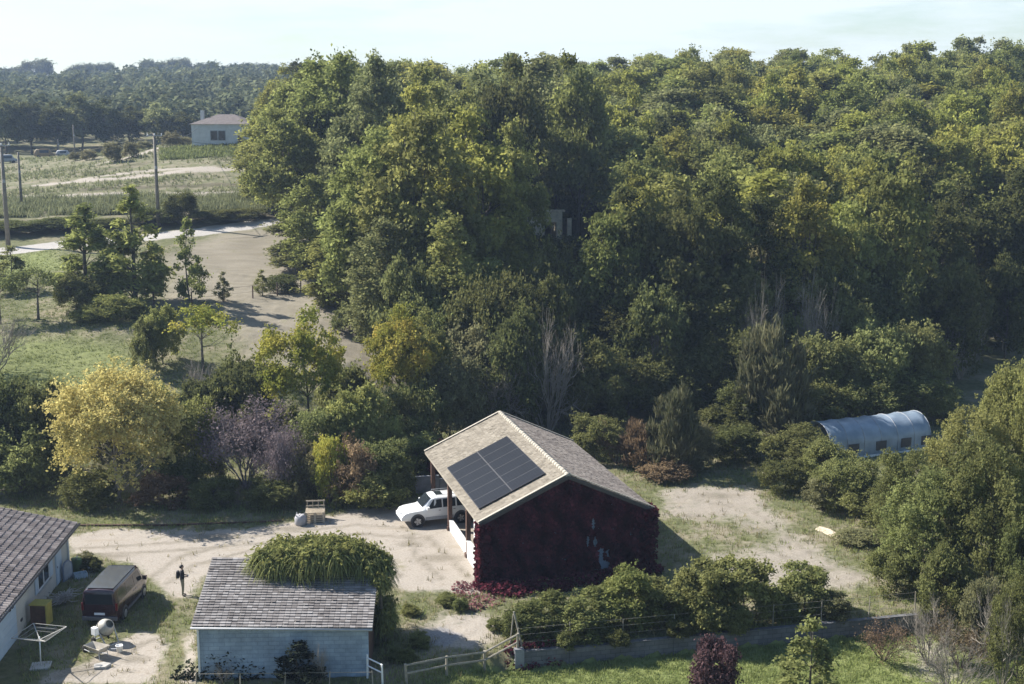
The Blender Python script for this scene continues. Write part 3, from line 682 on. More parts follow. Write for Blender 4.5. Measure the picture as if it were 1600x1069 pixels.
pl('conifer', 'small pointed conifer right of the wooden pallets', 'tree', 525, 80.4, 758, 11, 'young', mats={'crown': 'shrub_lime'})

# garden slope on the left
pl('pine_tree', 'dark bushy pine left of the utility pole', 'tree', 212, 121.5, 293, 58, 'pine', i=0)
pl('pine_tree', 'paler bushy pine left of the dark pine', 'tree', 140, 122, 322, 60, 'pine', i=1, mats={'crown': 'forest'})
pl('young_tree', 'slender pale green young tree right of the pines', 'tree', 297, 123, 340, 30, 'young', mats={'crown': 'shrub_lime'})
pl('young_tree', 'thin young tree at the left edge below the road', 'tree', 20, 128, 385, 36, 'young', mats={'crown': 'shrub_leaf'})
t_, c_ = crown(5.2, 2.6, base=.5, nl=22, twigs=16, leaves=7, size=.15, lobe=(.2, .32), shape='round', low=-.3, mat='shrub_lime', limbs=1, trunk_r=.12); proto('fruit', 5.2, 2.6, [('trunk', t_), ('crown', c_)])
og = 'orchard trees and bushes on the garden slope'
for (px, Y, top, hw, kind, mat, lab) in [
    (60,117,425,44,'fruit','shrub_leaf','rounded fruit tree left of the paler pine'),
    (0,116,440,42,'fruit','shrub_leaf','dark fruit tree at the left edge of the garden'),
    (120,119,430,35,'bush','shrub_dark','small dark bush at the foot of the paler pine'),
    (180,117,465,42,'shrub','shrub_lime','bright green low bush below the dark pine'),
    (140,116,485,30,'shrub','shrub_lime','low lime bush left of the bright green bush'),
    (255,106,484,30,'bush','shrub_lime','leaning lime green crown left of the twisted fruit tree'),
    (228,104,505,22,'bush','shrub_leaf','dark green ivy-clad bush below the pines'),
    (350,124,425,16,'young','shrub_olive','small sapling in the dry field right of the slender tree'),
    (410,128,422,15,'young','shrub_lime','small sapling in the dry field near the wood'),
    (440,131,432,26,'shrub','shrub_dark','flat dark scrub at the field edge near the wood'),
    (545,116,480,30,'shrub','shrub_dark','dark scrub in shade where field meets wood'),
    (545,97,580,40,'shrub','shrub_leaf','green scrub at the lower corner of the dry field'),
]: pl('fruit_bush', lab, 'bush', px, Y, top, hw, kind, og, {'crown': mat, 'blades': mat, 'shoots': mat})
pl('fruit_tree', 'open twisted fruit tree with a flat yellow-green crown', 'tree', 318, 104, 488, 52, 'fruit', mats={'crown': 'autumn_mix'})
pl('bare_tree', 'leafless pale tree leaning in from the left edge', 'tree', -8, 103, 470, 60, 'bare', i=1)
pl('bare_tree', 'leafless pale shrub on the lawn below the twisted fruit tree', 'tree', 325, 97, 545, 45, 'bare', i=0)
# shaded scrub bank along the road
for k, (px, top, hw, lab) in enumerate([(30,345,48,'dark scrub on the road bank at the left edge'), (100,340,48,'dark scrub on the road bank left of the pines'), (165,342,40,'dark scrub on the road bank behind the pines'),
        (240,326,36,'dark scrub on the road bank by the utility pole'), (285,302,26,'taller bush on the road bank right of the utility pole'), (330,330,36,'dark scrub on the road bank below the dirt track'), (378,326,36,'dark scrub on the road bank against the wood'), (-30,348,50,'dark scrub on the road bank beyond the left edge')]):
    pl('scrub', lab, 'scrub', px, 159.5 + .006 * px, top, hw, 'bush', 'scrub along the far side of the road', {'crown': 'shrub_dark'})

# foreground: bushes behind the retaining wall and in front of it
fg = 'round bushes in a row above the retaining wall'
for (px, Y, top, hw, mat, lab) in [
    (812,59.6,955,31,'shrub_dark','small dark bush at the left end of the retaining wall'),
    (850,60.4,935,46,'shrub_leaf','first large bush from the left end of the wall'),
    (918,60.6,930,48,'shrub_leaf','grey-green bush right of the first large bush'),
    (985,61.6,896,51,'shrub_lime','tallest bush, bright topped, before the red wall corner'),
    (1040,61.5,915,46,'shrub_leaf','rounded bush right of the tallest bush'),
    (1098,61.4,888,51,'shrub_leaf','dense bush in the barn shadow tip'),
    (1160,62.2,880,51,'shrub_leaf','dense bush at the right end of the close row'),
    (1256,63.4,888,41,'shrub_leaf','lone round bush on the gravel edge, right of the row'),
    (1215,62.4,930,31,'shrub_dark','low dark bush between the close row and lone bush'),
    (885,58.9,985,20,'shrub_leaf','low leafy bush just above the wall, left one'),
    (1150,60.6,950,22,'shrub_leaf','low leafy bush just above the wall, right one'),
    (960,59.2,982,22,'shrub_dark','low dark bush at the foot of the tallest bush'),
    (1060,60.0,968,24,'shrub_dark','low dark bush at the foot of the rounded bush'),
    (1300,62.4,930,26,'shrub_olive','small olive weed bush right of the lone round bush'),
]: pl('garden_bush', lab, 'bush', px, Y, top, hw, 'hedge', fg, {'crown': mat, 'blades': mat, 'shoots': mat})
pl('mimosa_tree', 'feathery light green young tree on the lower lawn', 'tree', 1262, 53.2, 968, 64, 'young', mats={'crown': 'shrub_leaf'}, i=1)
pl('purple_bush', 'dark purple bush at the bottom edge of the lawn', 'bush', 1118, 52.4, 1010, 42, 'hedge', mats={'crown': 'purple_dark'})
t_, c_ = crown(9.0, 4.6, base=.02, nl=100, twigs=46, leaves=9, size=.13, lobe=(.12, .27), shape='round', low=-.75, mat='shrub_leaf', up=.5, trunk_r=.14); proto('bigbush', 9, 4.6, [('trunk', t_), ('crown', c_)])
bb = 'large trees crowding the right edge'
for (px, Y, top, hw, kind, mat, lab) in [
    (1450,66.5,735,80,'bigbush','shrub_leaf','big round broadleaf tree beside the right end of the gravel'),
    (1540,65,700,85,'bigbush','shrub_leaf','big broadleaf tree right of the round one'),
    (1420,72,705,62,'bigbush','shrub_leaf','olive green tree partly hiding the polytunnel'),
    (1500,75,640,72,'bigbush','olive_yellow','yellow-green tree right of the polytunnel'),
    (1575,78,572,72,'bigbush','olive_yellow','tall yellowing tree at the right edge'),
    (1630,74,520,60,'bigbush','olive_yellow','tallest yellowing tree cut by the right edge'),
    (1600,62,800,60,'bigbush','shrub_leaf','green tree at the right edge above the bare shrubs'),
    (1590,56,900,58,'bigbush','shrub_dark','dark bush in the bottom right corner'),
    (1400,66,850,40,'bush','shrub_leaf','bushy skirt left of the big round tree'),
    (1475,62.5,860,46,'bush','shrub_leaf','bushy skirt below the big round tree'),
    (1540,60,905,40,'bush','shrub_olive','olive bush behind the bare shrubs'),
]: pl('broadleaf_bush', lab, 'tree', px, Y, top, hw, kind, bb, {'crown': mat, 'blades': mat, 'shoots': mat})
pl('bare_shrub', 'leafless pale shrub at the right end of the retaining wall', 'shrub', 1450, 58.5, 925, 52, 'bare', i=0)
pl('bare_shrub', 'leafless pale tree in the bottom right corner', 'shrub', 1565, 56, 890, 60, 'bare', i=1)
pl('bare_shrub', 'low leafless shrub on the lower lawn near the bottom right', 'shrub', 1490, 55, 985, 58, 'bare', i=0)
pl('brown_shrub', 'reddish brown shrub at the right end of the retaining wall', 'shrub', 1500, 58, 955, 50, 'brown', i=0)
pl('brown_shrub', 'brown creeper mound on the right end of the retaining wall', 'shrub', 1380, 59.0, 958, 46, 'brown', i=1)

# far wooded hill: reads as one mass
n_t = 900; P_ = []
while len(P_) < n_t:
    Y = 305 + 520 * rng.uniform(0, 1) ** 1.2; px = rng.uniform(-260, 560); x = (px - 800) / F * Y
    if Y < 330 and px > 330: continue
    P_.append((x, Y))
P_ = np.array(P_); hz_ = height(P_[:, 0], P_[:, 1]); Vs, Ts = [], []
for (x, Y), z in zip(P_, hz_):
    Rr = rng.uniform(4, 7.5); H = rng.uniform(8, 14) * (1 - .35 * (Y > 640)); k = int(230 if Y < 450 else 150)
    lob = np.c_[rng.normal(size=(7, 2)) * Rr * .45, rng.uniform(.4, .85, 7) * H]; li = rng.integers(0, 7, k)
    d = rdir(k, -.5); c = lob[li] + d * Rr * .5 * rng.uniform(.6, 1, (k, 1)); c[:, 2] = np.clip(c[:, 2], .3, None)
    V = leaf_quads(c + np.array([x, Y, z]), d * .7 + rng.normal(size=(k, 3)) * .4 + np.array([0, 0, .3]), rng.uniform(.8, 1.7, k), 1.3)
    Vs.append(V); Ts.append(np.c_[np.full(k, rng.uniform(.75, 1.25)) * rng.uniform(.85, 1.15, k), np.clip(rng.uniform(0, 1) + rng.normal(size=k) * .15, 0, 1)])
o = link('distant_wood', quads_mesh('distant_wood', np.concatenate(Vs), 'haze_wood', np.concatenate(Ts)))
tag(o, 'hazy blue-green wooded hillside on the far left', 'wood', kind='stuff')
for k, (px, top, hw, lab) in enumerate([(58,95,34,'round dark tree, leftmost on the hazy hill skyline'), (128,101,26,'second dark round tree on the hazy hill skyline'), (160,100,24,'third dark tree, paired on the hazy hill skyline'), (205,108,20,'low dark tree in the gap of the hill skyline'),
        (240,95,28,'broad dark tree above the middle of the hazy hill'), (275,93,28,'tallest dark tree on the hazy hill skyline'), (325,97,34,'wide tree on the hill skyline above the far house'), (375,101,34,'tree on the hill skyline left of the tall wood'), (15,108,30,'low tree on the hill skyline at the left edge'), (420,104,30,'hill skyline tree half hidden by the tall wood')]):
    g = G(px, 800); pl('distant_tree', lab, 'tree', px, 800, top, hw * .8, 'bush', 'trees on the hazy hill skyline', {'crown': 'forest_dark'}, minh=12)
# wood edge below the hill, in deep shade
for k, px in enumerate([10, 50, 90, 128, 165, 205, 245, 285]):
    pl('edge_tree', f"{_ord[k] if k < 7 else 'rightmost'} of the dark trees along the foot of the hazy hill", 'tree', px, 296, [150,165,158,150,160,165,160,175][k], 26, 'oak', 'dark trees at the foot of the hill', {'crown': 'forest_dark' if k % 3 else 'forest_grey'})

# ------------------------------------------------------------------ buildings
def tilemat(name, cols, rough=.85):
    m, N, L, b = newmat(name)
    a = N.new('ShaderNodeAttribute'); a.attribute_name = 'tint'; sp = N.new('ShaderNodeSeparateColor'); L.new(a.outputs['Color'], sp.inputs['Color'])
    r = N.new('ShaderNodeValToRGB'); e = r.color_ramp.elements; e[0].color = rgba(cols[0]); e[1].color = rgba(cols[-1])
    for i, c in enumerate(cols[1:-1]): q = e.new((i + 1) / (len(cols) - 1)); q.color = rgba(c)
    t = N.new('ShaderNodeTexCoord'); n = N.new('ShaderNodeTexNoise'); n.inputs['Scale'].default_value = .9; n.inputs['Detail'].default_value = 8; n.inputs['Roughness'].default_value = .7
    L.new(t.outputs['Object'], n.inputs['Vector'])
    q = N.new('ShaderNodeMath'); q.operation = 'MULTIPLY_ADD'; q.inputs[1].default_value = 1.6; q.inputs[2].default_value = -.8; L.new(n.outputs['Fac'], q.inputs[0])
    s = N.new('ShaderNodeMath'); s.operation = 'ADD'; L.new(q.outputs[0], s.inputs[0]); L.new(sp.outputs['Green'], s.inputs[1]); L.new(s.outputs[0], r.inputs['Fac'])
    mm = N.new('ShaderNodeMix'); mm.data_type = 'RGBA'; mm.blend_type = 'MULTIPLY'; mm.inputs['Factor'].default_value = 1; L.new(r.outputs['Color'], mm.inputs['A']); L.new(a.outputs['Color'], mm.inputs['B'])
    g = N.new('ShaderNodeCombineColor')
    for k in ('Red', 'Green', 'Blue'): L.new(sp.outputs['Red'], g.inputs[k])
    L.new(g.outputs['Color'], mm.inputs['B']); L.new(mm.outputs['Result'], b.inputs['Base Color'])
    b.inputs['Roughness'].default_value = rough; b.inputs['Specular IOR Level'].default_value = .25
    return m
tilemat('tile_barn', [(.150, .130, .102), (.195, .171, .137), (.24, .212, .172)])
tilemat('tile_barn_right', [(.13, .108, .095), (.19, .162, .142), (.27, .235, .205)])  # right barn slope: greyer and more varied tones than the left
tilemat('tile_shed', [(.12, .108, .104), (.19, .175, .170), (.27, .255, .250)])
tilemat('tile_house', [(.11, .092, .086), (.18, .153, .145), (.27, .235, .215)])
tilemat('tile_far', [(.22, .17, .15), (.28, .22, .19), (.32, .26, .23)])
plain('render_white', (.52, .52, .51), .9, var=.10, scale=1.2, col2=(.62, .62, .615))
plain('render_cream', (.48, .455, .41), .9, var=.12, scale=1.0)
plain('stone_pale', (.80, .67, .50), .9, var=.3, scale=2.0, bump=.4)
plain('concrete', (.22, .225, .24), .9, var=.35, scale=1.4, bump=.3)
plain('concrete_pale', (.36, .345, .32), .9, var=.2, scale=2)
plain('wood_brown', (.085, .045, .032), .7, var=.35, scale=4)
plain('wood_grey', (.27, .24, .195), .85, var=.3, scale=5)
plain('wood_pale', (.42, .35, .26), .8, var=.25, scale=5)
plain('verge', (.36, .325, .27), .85, var=.15, scale=3)
plain('fascia_dark', (.06, .05, .045), .7)
plain('paint_blue', (.44, .52, .60), .55, var=.06, scale=2)
plain('metal_white', (.70, .70, .70), .5, var=.08)
plain('metal_grey', (.33, .34, .36), .5, var=.15)
plain('metal_dark', (.045, .045, .05), .5)
plain('dark_inside', (.03, .028, .026), .9)
plain('plastic_white', (.78, .78, .78), .4, var=.05)
plain('rubber', (.018, .018, .018), .8)
plain('pole_wood', (.20, .175, .15), .85, var=.3, scale=2)
m, N, L, b = newmat('pane'); b.inputs['Base Color'].default_value = (.02, .025, .03, 1); b.inputs['Roughness'].default_value = .08
m, N, L, b = newmat('solar_cell')
tcs = N.new('ShaderNodeTexCoord'); bk = N.new('ShaderNodeTexBrick'); bk.offset = 0; bk.inputs['Scale'].default_value = 1.0
bk.inputs['Color1'].default_value = (.006, .007, .012, 1); bk.inputs['Color2'].default_value = (.009, .010, .016, 1); bk.inputs['Mortar'].default_value = (.022, .024, .03, 1)
bk.inputs['Mortar Size'].default_value = .008; bk.inputs['Brick Width'].default_value = .17; bk.inputs['Row Height'].default_value = .17
L.new(tcs.outputs['Object'], bk.inputs['Vector']); L.new(bk.outputs['Color'], b.inputs['Base Color']); b.inputs['Roughness'].default_value = .38; b.inputs['Specular IOR Level'].default_value = .16
def blockmat(name, c1, c2, mortar, bw, rh, scale=1.0, ax='xz'):
    m, N, L, b = newmat(name)
    t = N.new('ShaderNodeTexCoord'); s = N.new('ShaderNodeSeparateXYZ'); c = N.new('ShaderNodeCombineXYZ'); L.new(t.outputs['Object'], s.inputs[0])
    L.new(s.outputs[ax[0].upper()], c.inputs['X']); L.new(s.outputs[ax[1].upper()], c.inputs['Y'])
    k = N.new('ShaderNodeTexBrick'); k.inputs['Scale'].default_value = scale; k.inputs['Brick Width'].default_value = bw; k.inputs['Row Height'].default_value = rh; k.inputs['Mortar Size'].default_value = .012
    k.inputs['Color1'].default_value = rgba(c1); k.inputs['Color2'].default_value = rgba(c2); k.inputs['Mortar'].default_value = rgba(mortar); L.new(c.outputs[0], k.inputs['Vector'])
    n = N.new('ShaderNodeTexNoise'); n.inputs['Scale'].default_value = .8; n.inputs['Detail'].default_value = 8; n.inputs['Roughness'].default_value = .7; L.new(t.outputs['Object'], n.inputs['Vector'])
    r = N.new('ShaderNodeMapRange'); r.inputs['From Min'].default_value = .3; r.inputs['From Max'].default_value = .7; r.inputs['To Min'].default_value = .55; r.inputs['To Max'].default_value = 1.15; L.new(n.outputs['Fac'], r.inputs['Value'])
    v = N.new('ShaderNodeHueSaturation'); L.new(k.outputs['Color'], v.inputs['Color']); L.new(r.outputs['Result'], v.inputs['Value']); L.new(v.outputs['Color'], b.inputs['Base Color'])
    bp = N.new('ShaderNodeBump'); bp.inputs['Strength'].default_value = .5; bp.inputs['Distance'].default_value = .02; bp.invert = True; L.new(k.outputs['Fac'], bp.inputs['Height']); L.new(bp.outputs['Normal'], b.inputs['Normal'])
    b.inputs['Roughness'].default_value = .9; return m
blockmat('block_shade_blue', (.27, .345, .44), (.32, .395, .485), (.22, .28, .36), .5, .2)  # white blockwork; the blue cast of its shade is put into the colour
blockmat('block_grey', (.12, .122, .13), (.16, .16, .168), (.08, .08, .085), .5, .22)

def tiles(name, o, E, U, cols, rows, mat, parent, arch=0.0, lift=.05, seed_t=.12, clip=None):
    "roof covering: o = eave corner, E along the eave, U up the slope (vectors); every tile its own tilted plate in one mesh"
    o, E, U = map(np.array, (o, E, U)); o = o.astype(float); N_ = np.cross(E, U); N_ = N_ / np.linalg.norm(N_); N_ = N_ if N_[2] > 0 else -N_
    e = E / cols; u = U / rows; seg = 4 if arch else 1; V, T = [], []
    for r in range(rows):
        for c in range(cols):
            t1, t2 = rng.uniform(1 - seed_t, 1 + seed_t), rng.uniform(.1, .9); j = rng.normal() * .008
            b0 = o + e * c + u * (r + rng.normal() * .02)
            for s in range(seg):
                f0, f1 = s / seg, (s + 1) / seg; h0, h1 = arch * math.sin(math.pi * f0), arch * math.sin(math.pi * f1)
                f0, f1 = .02 + .96 * f0, .02 + .96 * f1
                lo0, lo1 = b0 + e * f0 + N_ * (lift + h0 + j), b0 + e * f1 + N_ * (lift + h1 + j)
                V.append([lo0, lo1, b0 + e * f1 + u * 1.12 + N_ * (.012 + h1), b0 + e * f0 + u * 1.12 + N_ * (.012 + h0)]); T.append((t1, t2))
                V.append([lo0 - N_ * .03, lo1 - N_ * .03, lo1, lo0]); T.append((t1, t2))
    return link(name, quads_mesh(name, np.array(V), mat, np.array(T)), parent)

# --- the barn
YAW = 0.26083562; BC = np.array([3.11337, 68.19768, 0.0]); EZ, RISE, HWID, BL = 3.566, 2.3414, 5.1, 15.227
ba = np.array([math.cos(YAW), math.sin(YAW), 0]); bb_ = np.array([-ba[1], ba[0], 0])
def barn_w(u, v, z): return BC + ba * u + bb_ * v + np.array([0, 0, z])
def on_plane(px, py, p0, n):
    r = ray(px, py); o = np.array([0, 0, CH]); return o + r * (((p0 - o) @ n) / (r @ n))
barn = thing('barn', 'open-sided barn with tiled gable roof, solar panels and dark red creeper', 'barn', BC, YAW)
SL = math.hypot(HWID, RISE); th = .14
for sd in (-1, 1):
    mb = MB(); ev = Vector((sd * HWID, 0, EZ - .012)); rd = Vector((0, 0, EZ + RISE - .012)); bk_ = Vector((0, BL, 0))
    mb.slab([ev, rd, rd + bk_, ev + bk_] if sd < 0 else [rd, ev, ev + bk_, rd + bk_], (0, 0, -th))
    ro = mb.build('roof', 'wood_grey', barn)
    tiles('roof_tiles', (sd * HWID, .03, EZ), (0, BL - .06, 0), (-sd * HWID * .985, 0, RISE * .985), 64, 26, 'tile_barn' if sd < 0 else 'tile_barn_right', ro, 0, .035, .09)
    for v0 in (0.0, BL):
        vb = MB(); d = -.05 if v0 == 0 else .05
        vb.slab([(sd * (HWID + .04), v0 + d, EZ + .045), (sd * .06, v0 + d, EZ + RISE + .045), (sd * .06, v0 + d + (.17 if v0 == 0 else -.17), EZ + RISE + .045), (sd * (HWID + .04), v0 + d + (.17 if v0 == 0 else -.17), EZ + .045)], (0, 0, .05))
        vb.build('verge_tiles', 'verge', ro)
        vb = MB(); vb.slab([(sd * HWID, v0 + d * .6, EZ - .03), (0, v0 + d * .6, EZ + RISE - .03), (0, v0 + d * .6, EZ + RISE - .22), (sd * HWID, v0 + d * .6, EZ - .22)], (0, d * .5, 0)); vb.build('barge_board', 'fascia_dark', ro)
mb = MB(); k = 38
for i in range(k):
    y0 = i * BL / k; jj = rng.normal() * .008
    mb.tube([(0, y0 - .02, EZ + RISE - .01 + jj), (0, y0 + BL / k + .02, EZ + RISE - .03 + jj)], [.16, .13], 8)
mb.build('ridge_tiles', 'verge', barn, True)
wz = lambda u: EZ + RISE * (1 - abs(u) / HWID) - th - .06
mb = MB(); mb.slab([(-4.6, .35, -.3), (4.6, .35, -.3), (4.6, .35, wz(4.6)), (0, .35, wz(0)), (-4.6, .35, wz(4.6))], (0, .2, 0)); mb.build('front_wall', 'block_shade_blue', barn)
mb = MB(); mb.slab([(-1.5, 14.7, -.3), (4.6, 14.7, -.3), (4.6, 14.7, wz(4.6)), (0, 14.7, wz(0)), (-1.5, 14.7, wz(1.5))], (0, .2, 0)); mb.build('back_wall', 'wood_brown', barn)
mb = MB(); mb.box(4.4, 4.6, .56, 14.69, -.3, wz(4.6)); mb.build('side_wall', 'render_white', barn)
mb = MB(); mb.box(-4.78, -4.56, .30, 4.4, -.2, 1.0); mb.box(-4.80, -4.54, .28, 4.42, 1.0, 1.06); mb.box(-4.72, -4.52, 4.72, 9.45, -.2, .62); mb.box(-4.74, -4.50, 4.72, 9.46, .62, .68); mb.build('parapet', 'render_white', barn)
for v in (.50, 4.55, 9.6, 14.85):
    mb = MB(); mb.box(-4.78, -4.52, v - .13, v + .13, .25, EZ - .05); mb.box(-4.85, -4.45, v - .2, v + .2, -.2, .25); mb.build('post', ['wood_brown'], barn, bevel=.015)
mb = MB(); mb.box(-4.76, -4.54, .3, BL - .35, EZ - .18, EZ - .0 + .04); mb.build('eave_beam', 'wood_brown', barn)
mb = MB(); mb.box(-4.1, -3.85, 5.2, 5.5, -.2, EZ + .3); mb.build('inner_pillar', 'render_white', barn)
for v in np.linspace(.9, BL - .9, 12):
    mb = MB(); mb.bar((-HWID + .05, v, EZ - .20), (-.1, v, EZ + RISE - .22), .09, .14); mb.build('rafter', 'wood_grey', barn)
# solar panels on the sunlit slope: two columns of six
sl_u = np.array([HWID, 0, RISE]) / SL; nrm_u = np.array([-RISE, 0, HWID]) / SL
s0, s1, v0_, v1_ = .46, 4.72, 1.55, 10.05
sol_T = Matrix(((sl_u[0], 0, nrm_u[0], -HWID), (0, 1, 0, 0), (sl_u[2], 0, nrm_u[2], EZ), (0, 0, 0, 1)))
for i in range(2):
    for j in range(6):
        ds, dv = (s1 - s0) / 2, (v1_ - v0_) / 6; a0, b0 = s0 + i * ds + .005, v0_ + j * dv + .005
        mb = MB(); mb.box(a0, a0 + ds - .010, b0, b0 + dv - .010, .10, .135, 0)
        p_ = mb.build('solar_panel', 'metal_dark', barn); p_.matrix_local = sol_T
        mb = MB(); mb.box(a0 + .03, a0 + ds - .04, b0 + .03, b0 + dv - .04, .133, .139); c_ = mb.build('cells', 'solar_cell', p_)
mb = MB(); mb.box((s0 + s1) / 2 - .004, (s0 + s1) / 2 + .004, v0_, v1_, .06, .13); q_ = mb.build('panel_rail', 'fascia_dark', barn); q_.matrix_local = sol_T
# dark red creeper hanging over the gable wall
fw0, fwn = barn_w(0, .35, 0), -bb_
def fw(px, py):
    d = on_plane(px, py, fw0, fwn) - BC; return d @ ba, d[2]
gaps = [(fw(*a), r1, r2) for a, r1, r2 in [((944, 882), .34, .36), ((938, 866), .22, .55), ((929, 846), .16, .40), ((918, 846), .14, .45), ((926, 818), .15, .38), ((880, 872), .22, .09), ((948, 862), .12, .3), ((932, 889), .35, .12)]]
n = 26000; u = rng.uniform(-4.95, 4.85, n); z = rng.uniform(-.1, 1, n) * 5.9
keep = z < np.array([wz(x) + .06 for x in u])
for (gu, gz), r1, r2 in gaps: keep &= ((u - gu) / r1) ** 2 + ((z - gz) / r2) ** 2 + rng.normal(size=n) * .22 > 1
u, z = u[keep], np.maximum(z[keep], .05); n = len(u)
bulge = .10 + .30 * np.clip(np.sin(u * 3.1 + np.sin(u * 1.7) * 2) * .5 + .5, 0, 1) * rng.uniform(.3, 1, n) + .25 * (z < 1.2) * rng.uniform(0, 1, n) + .15 * (np.abs(u) > 4.4)
cen = np.c_[u, .35 - bulge * rng.uniform(.15, 1, n), z]; nr = np.c_[rng.normal(size=n) * .5, -np.ones(n) * .8, rng.uniform(-.1, .9, n)]
V = leaf_quads(cen, nr, rng.uniform(.10, .24, n), 1.3); tw = np.clip(.9 + .25 * np.sin(u * 5 + np.sin(z * 2.1 + u) * 1.5) + .25 * np.sin(z * 3.3 + u * 2.2), .4, 1.5)
tint = np.c_[tw * rng.uniform(.7, 1.3, n), np.clip(rng.uniform(-.2, .8, n), 0, 1)]
n2 = 5200; uu = np.r_[rng.uniform(-5.2, -4.5, n2 // 2), rng.uniform(4.5, 5.3, n2 - n2 // 2)]; vv = np.r_[rng.uniform(-.25, .75, n2 // 2), rng.uniform(-.3, 1.1, n2 - n2 // 2)]
zz = np.where(uu < 0, rng.uniform(.1, 3.5, n2), 3.55 - rng.uniform(0, 1, n2) ** 2 * 3.4)
V2 = leaf_quads(np.c_[uu, vv, zz], rng.normal(size=(n2, 3)), rng.uniform(.10, .22, n2), 1.3)
cr = link('creeper', quads_mesh('creeper', np.concatenate([V, V2]), 'vine_red', np.concatenate([tint, np.c_[rng.uniform(.7, 1.3, n2), rng.uniform(0, 1, n2)]])), barn)

# --- the block shed
SH0, SH1 = np.array([-14.42, 55.15, 0]), np.array([-6.62, 55.45, 0]); sdir = SH1 - SH0; sw = np.linalg.norm(sdir); srz = math.atan2(sdir[1], sdir[0])
shed = thing('shed', 'low block shed with weathered brown tile lean-to roof and green creeper', 'shed', SH0, srz)
SD = 5.0; e0, e1, k0, k1 = 2.72, 2.50, 3.92, 3.70
mb = MB(); mb.slab([(0, 0, -.5), (sw, 0, -.5), (sw, 0, e1 - .10), (0, 0, e0 - .10)], (0, .2, 0)); mb.build('front_wall', 'block_shade_blue', shed)
mb = MB(); mb.slab([(0, SD - .2, -.5), (sw, SD - .2, -.5), (sw, SD - .2, k1 - .2), (0, SD - .2, k0 - .2)], (0, .2, 0)); mb.build('back_wall', 'block_shade_blue', shed)
for x0, ee, kk, mt in ((0, e0, k0, 'render_white'), (sw - .2, e1, k1, 'wood_brown')):
    mb = MB(); mb.slab([(x0, .21, -.5), (x0, SD - .21, -.5), (x0, SD - .21, kk - .22), (x0, .21, ee - .1)], (.2, 0, 0)); mb.build('side_wall', mt, shed)
oh = .22; mb = MB(); g_ = (k0 - e0) / SD
P4 = [(-oh, -oh, e0 - g_ * oh), (sw + oh, -oh, e1 - g_ * oh), (sw + oh, SD + oh, k1 + g_ * oh), (-oh, SD + oh, k0 + g_ * oh)]
mb.slab(P4, (0, 0, -.08)); ro = mb.build('roof', 'wood_grey', shed)
tiles('roof_tiles', P4[0], Vector(P4[1]) - Vector(P4[0]), Vector(P4[3]) - Vector(P4[0]), 32, 27, 'tile_shed', ro, 0, .06, .11)
mb = MB(); mb.tube([(-oh, -oh - .06, e0 - .11), (sw + oh, -oh - .06, e1 - .11)], .055, 8); mb.build('gutter', 'metal_grey', shed, True)
mb = MB(); mb.bar((.06, -.05, -.2), (.06, -.05, e0 - .2), .09); mb.build('downpipe', 'metal_white', shed)
# green drooping creeper heaped over the back of the shed roof
def droop(name, lumps, nper, mat, parent=None, ln=1.3, w=.045, seg=5, grav=1.0):
    Vs, Ts = [], []
    for (x, y, z, r) in lumps:
        n = int(nper * r); d = rdir(n, -.15); d[:, 2] = np.abs(d[:, 2]) * .8 + .05; d = unit(d); st = np.array([x, y, z]) + rdir(n) * r * .45
        L_ = ln * r * rng.uniform(.5, 1.25, n); side = unit(np.cross(d, np.array([0, 0, 1.0]) + rng.normal(size=(n, 3)) * .3)); prev = st; w0 = w; tr_ = rng.uniform(.65, 1.3, n); th_ = rng.uniform(0, 1, n)
        for k in range(1, seg + 1):
            t = k / seg; q = st + d * (L_ * t)[:, None]; q[:, 2] -= grav * L_ * t ** 2.2; w1 = w * (1 - .8 * t)
            Vs.append(np.stack([prev - side * w0, prev + side * w0, q + side * w1, q - side * w1], 1)); Ts.append(np.c_[tr_ * (1 - .1 * t), np.clip(th_, 0, 1)]); prev = q; w0 = w1
    return link(name, quads_mesh(name, np.concatenate(Vs), mat, np.concatenate(Ts)), parent)
lumps = []
for x in np.arange(2.7, 8.0, .55):
    for y in (4.2, 5.2, 6.1): lumps.append((x + rng.normal() * .15, y + rng.normal() * .2, 3.85 + .55 * math.sin((x - 2.2) / 6.0 * math.pi) + rng.normal() * .12 - (.3 if y > 5.8 else 0), rng.uniform(.75, 1.05)))
for y in (3.4, 4.3, 5.1): lumps.append((sw + .35, y, 2.4 + .25 * y, rng.uniform(.6, .8)))
for z in (.9, 1.6): lumps += [(sw + .45, 3.8, z, .6), (sw + .5, 4.8, z, .7)]
hangs = thing('climbing_plant', 'heap of long drooping green shoots over the back of the shed roof', 'creeper', SH0, srz)
droop('shoots', lumps, 620, 'blade_green', hangs, ln=.95, w=.035)
nl_ = np.array(lumps); li = rng.integers(0, len(nl_), 5200); dd = rdir(5200, -.2); cc = nl_[li, :3] + dd * nl_[li, 3:4] * rng.uniform(.55, 1.0, (5200, 1)); cc[:, 2] -= .1
link('leaves', quads_mesh('leaves', leaf_quads(cc, dd + rng.normal(size=(5200, 3)) * .6, rng.uniform(.07, .15, 5200), 2.2), 'shrub_lime', np.c_[rng.uniform(.55, 1.1, 5200), rng.uniform(0, .8, 5200)]), hangs)
mb = MB(); limb(mb, (sw + .5, 4, 0), (sw + .1, 4.4, 3.6), .10, .06, 6); limb(mb, (sw + .1, 4.4, 3.6), (4, 5.2, 4.1), .06, .03, 5); mb.build('stem', 'bark', hangs)

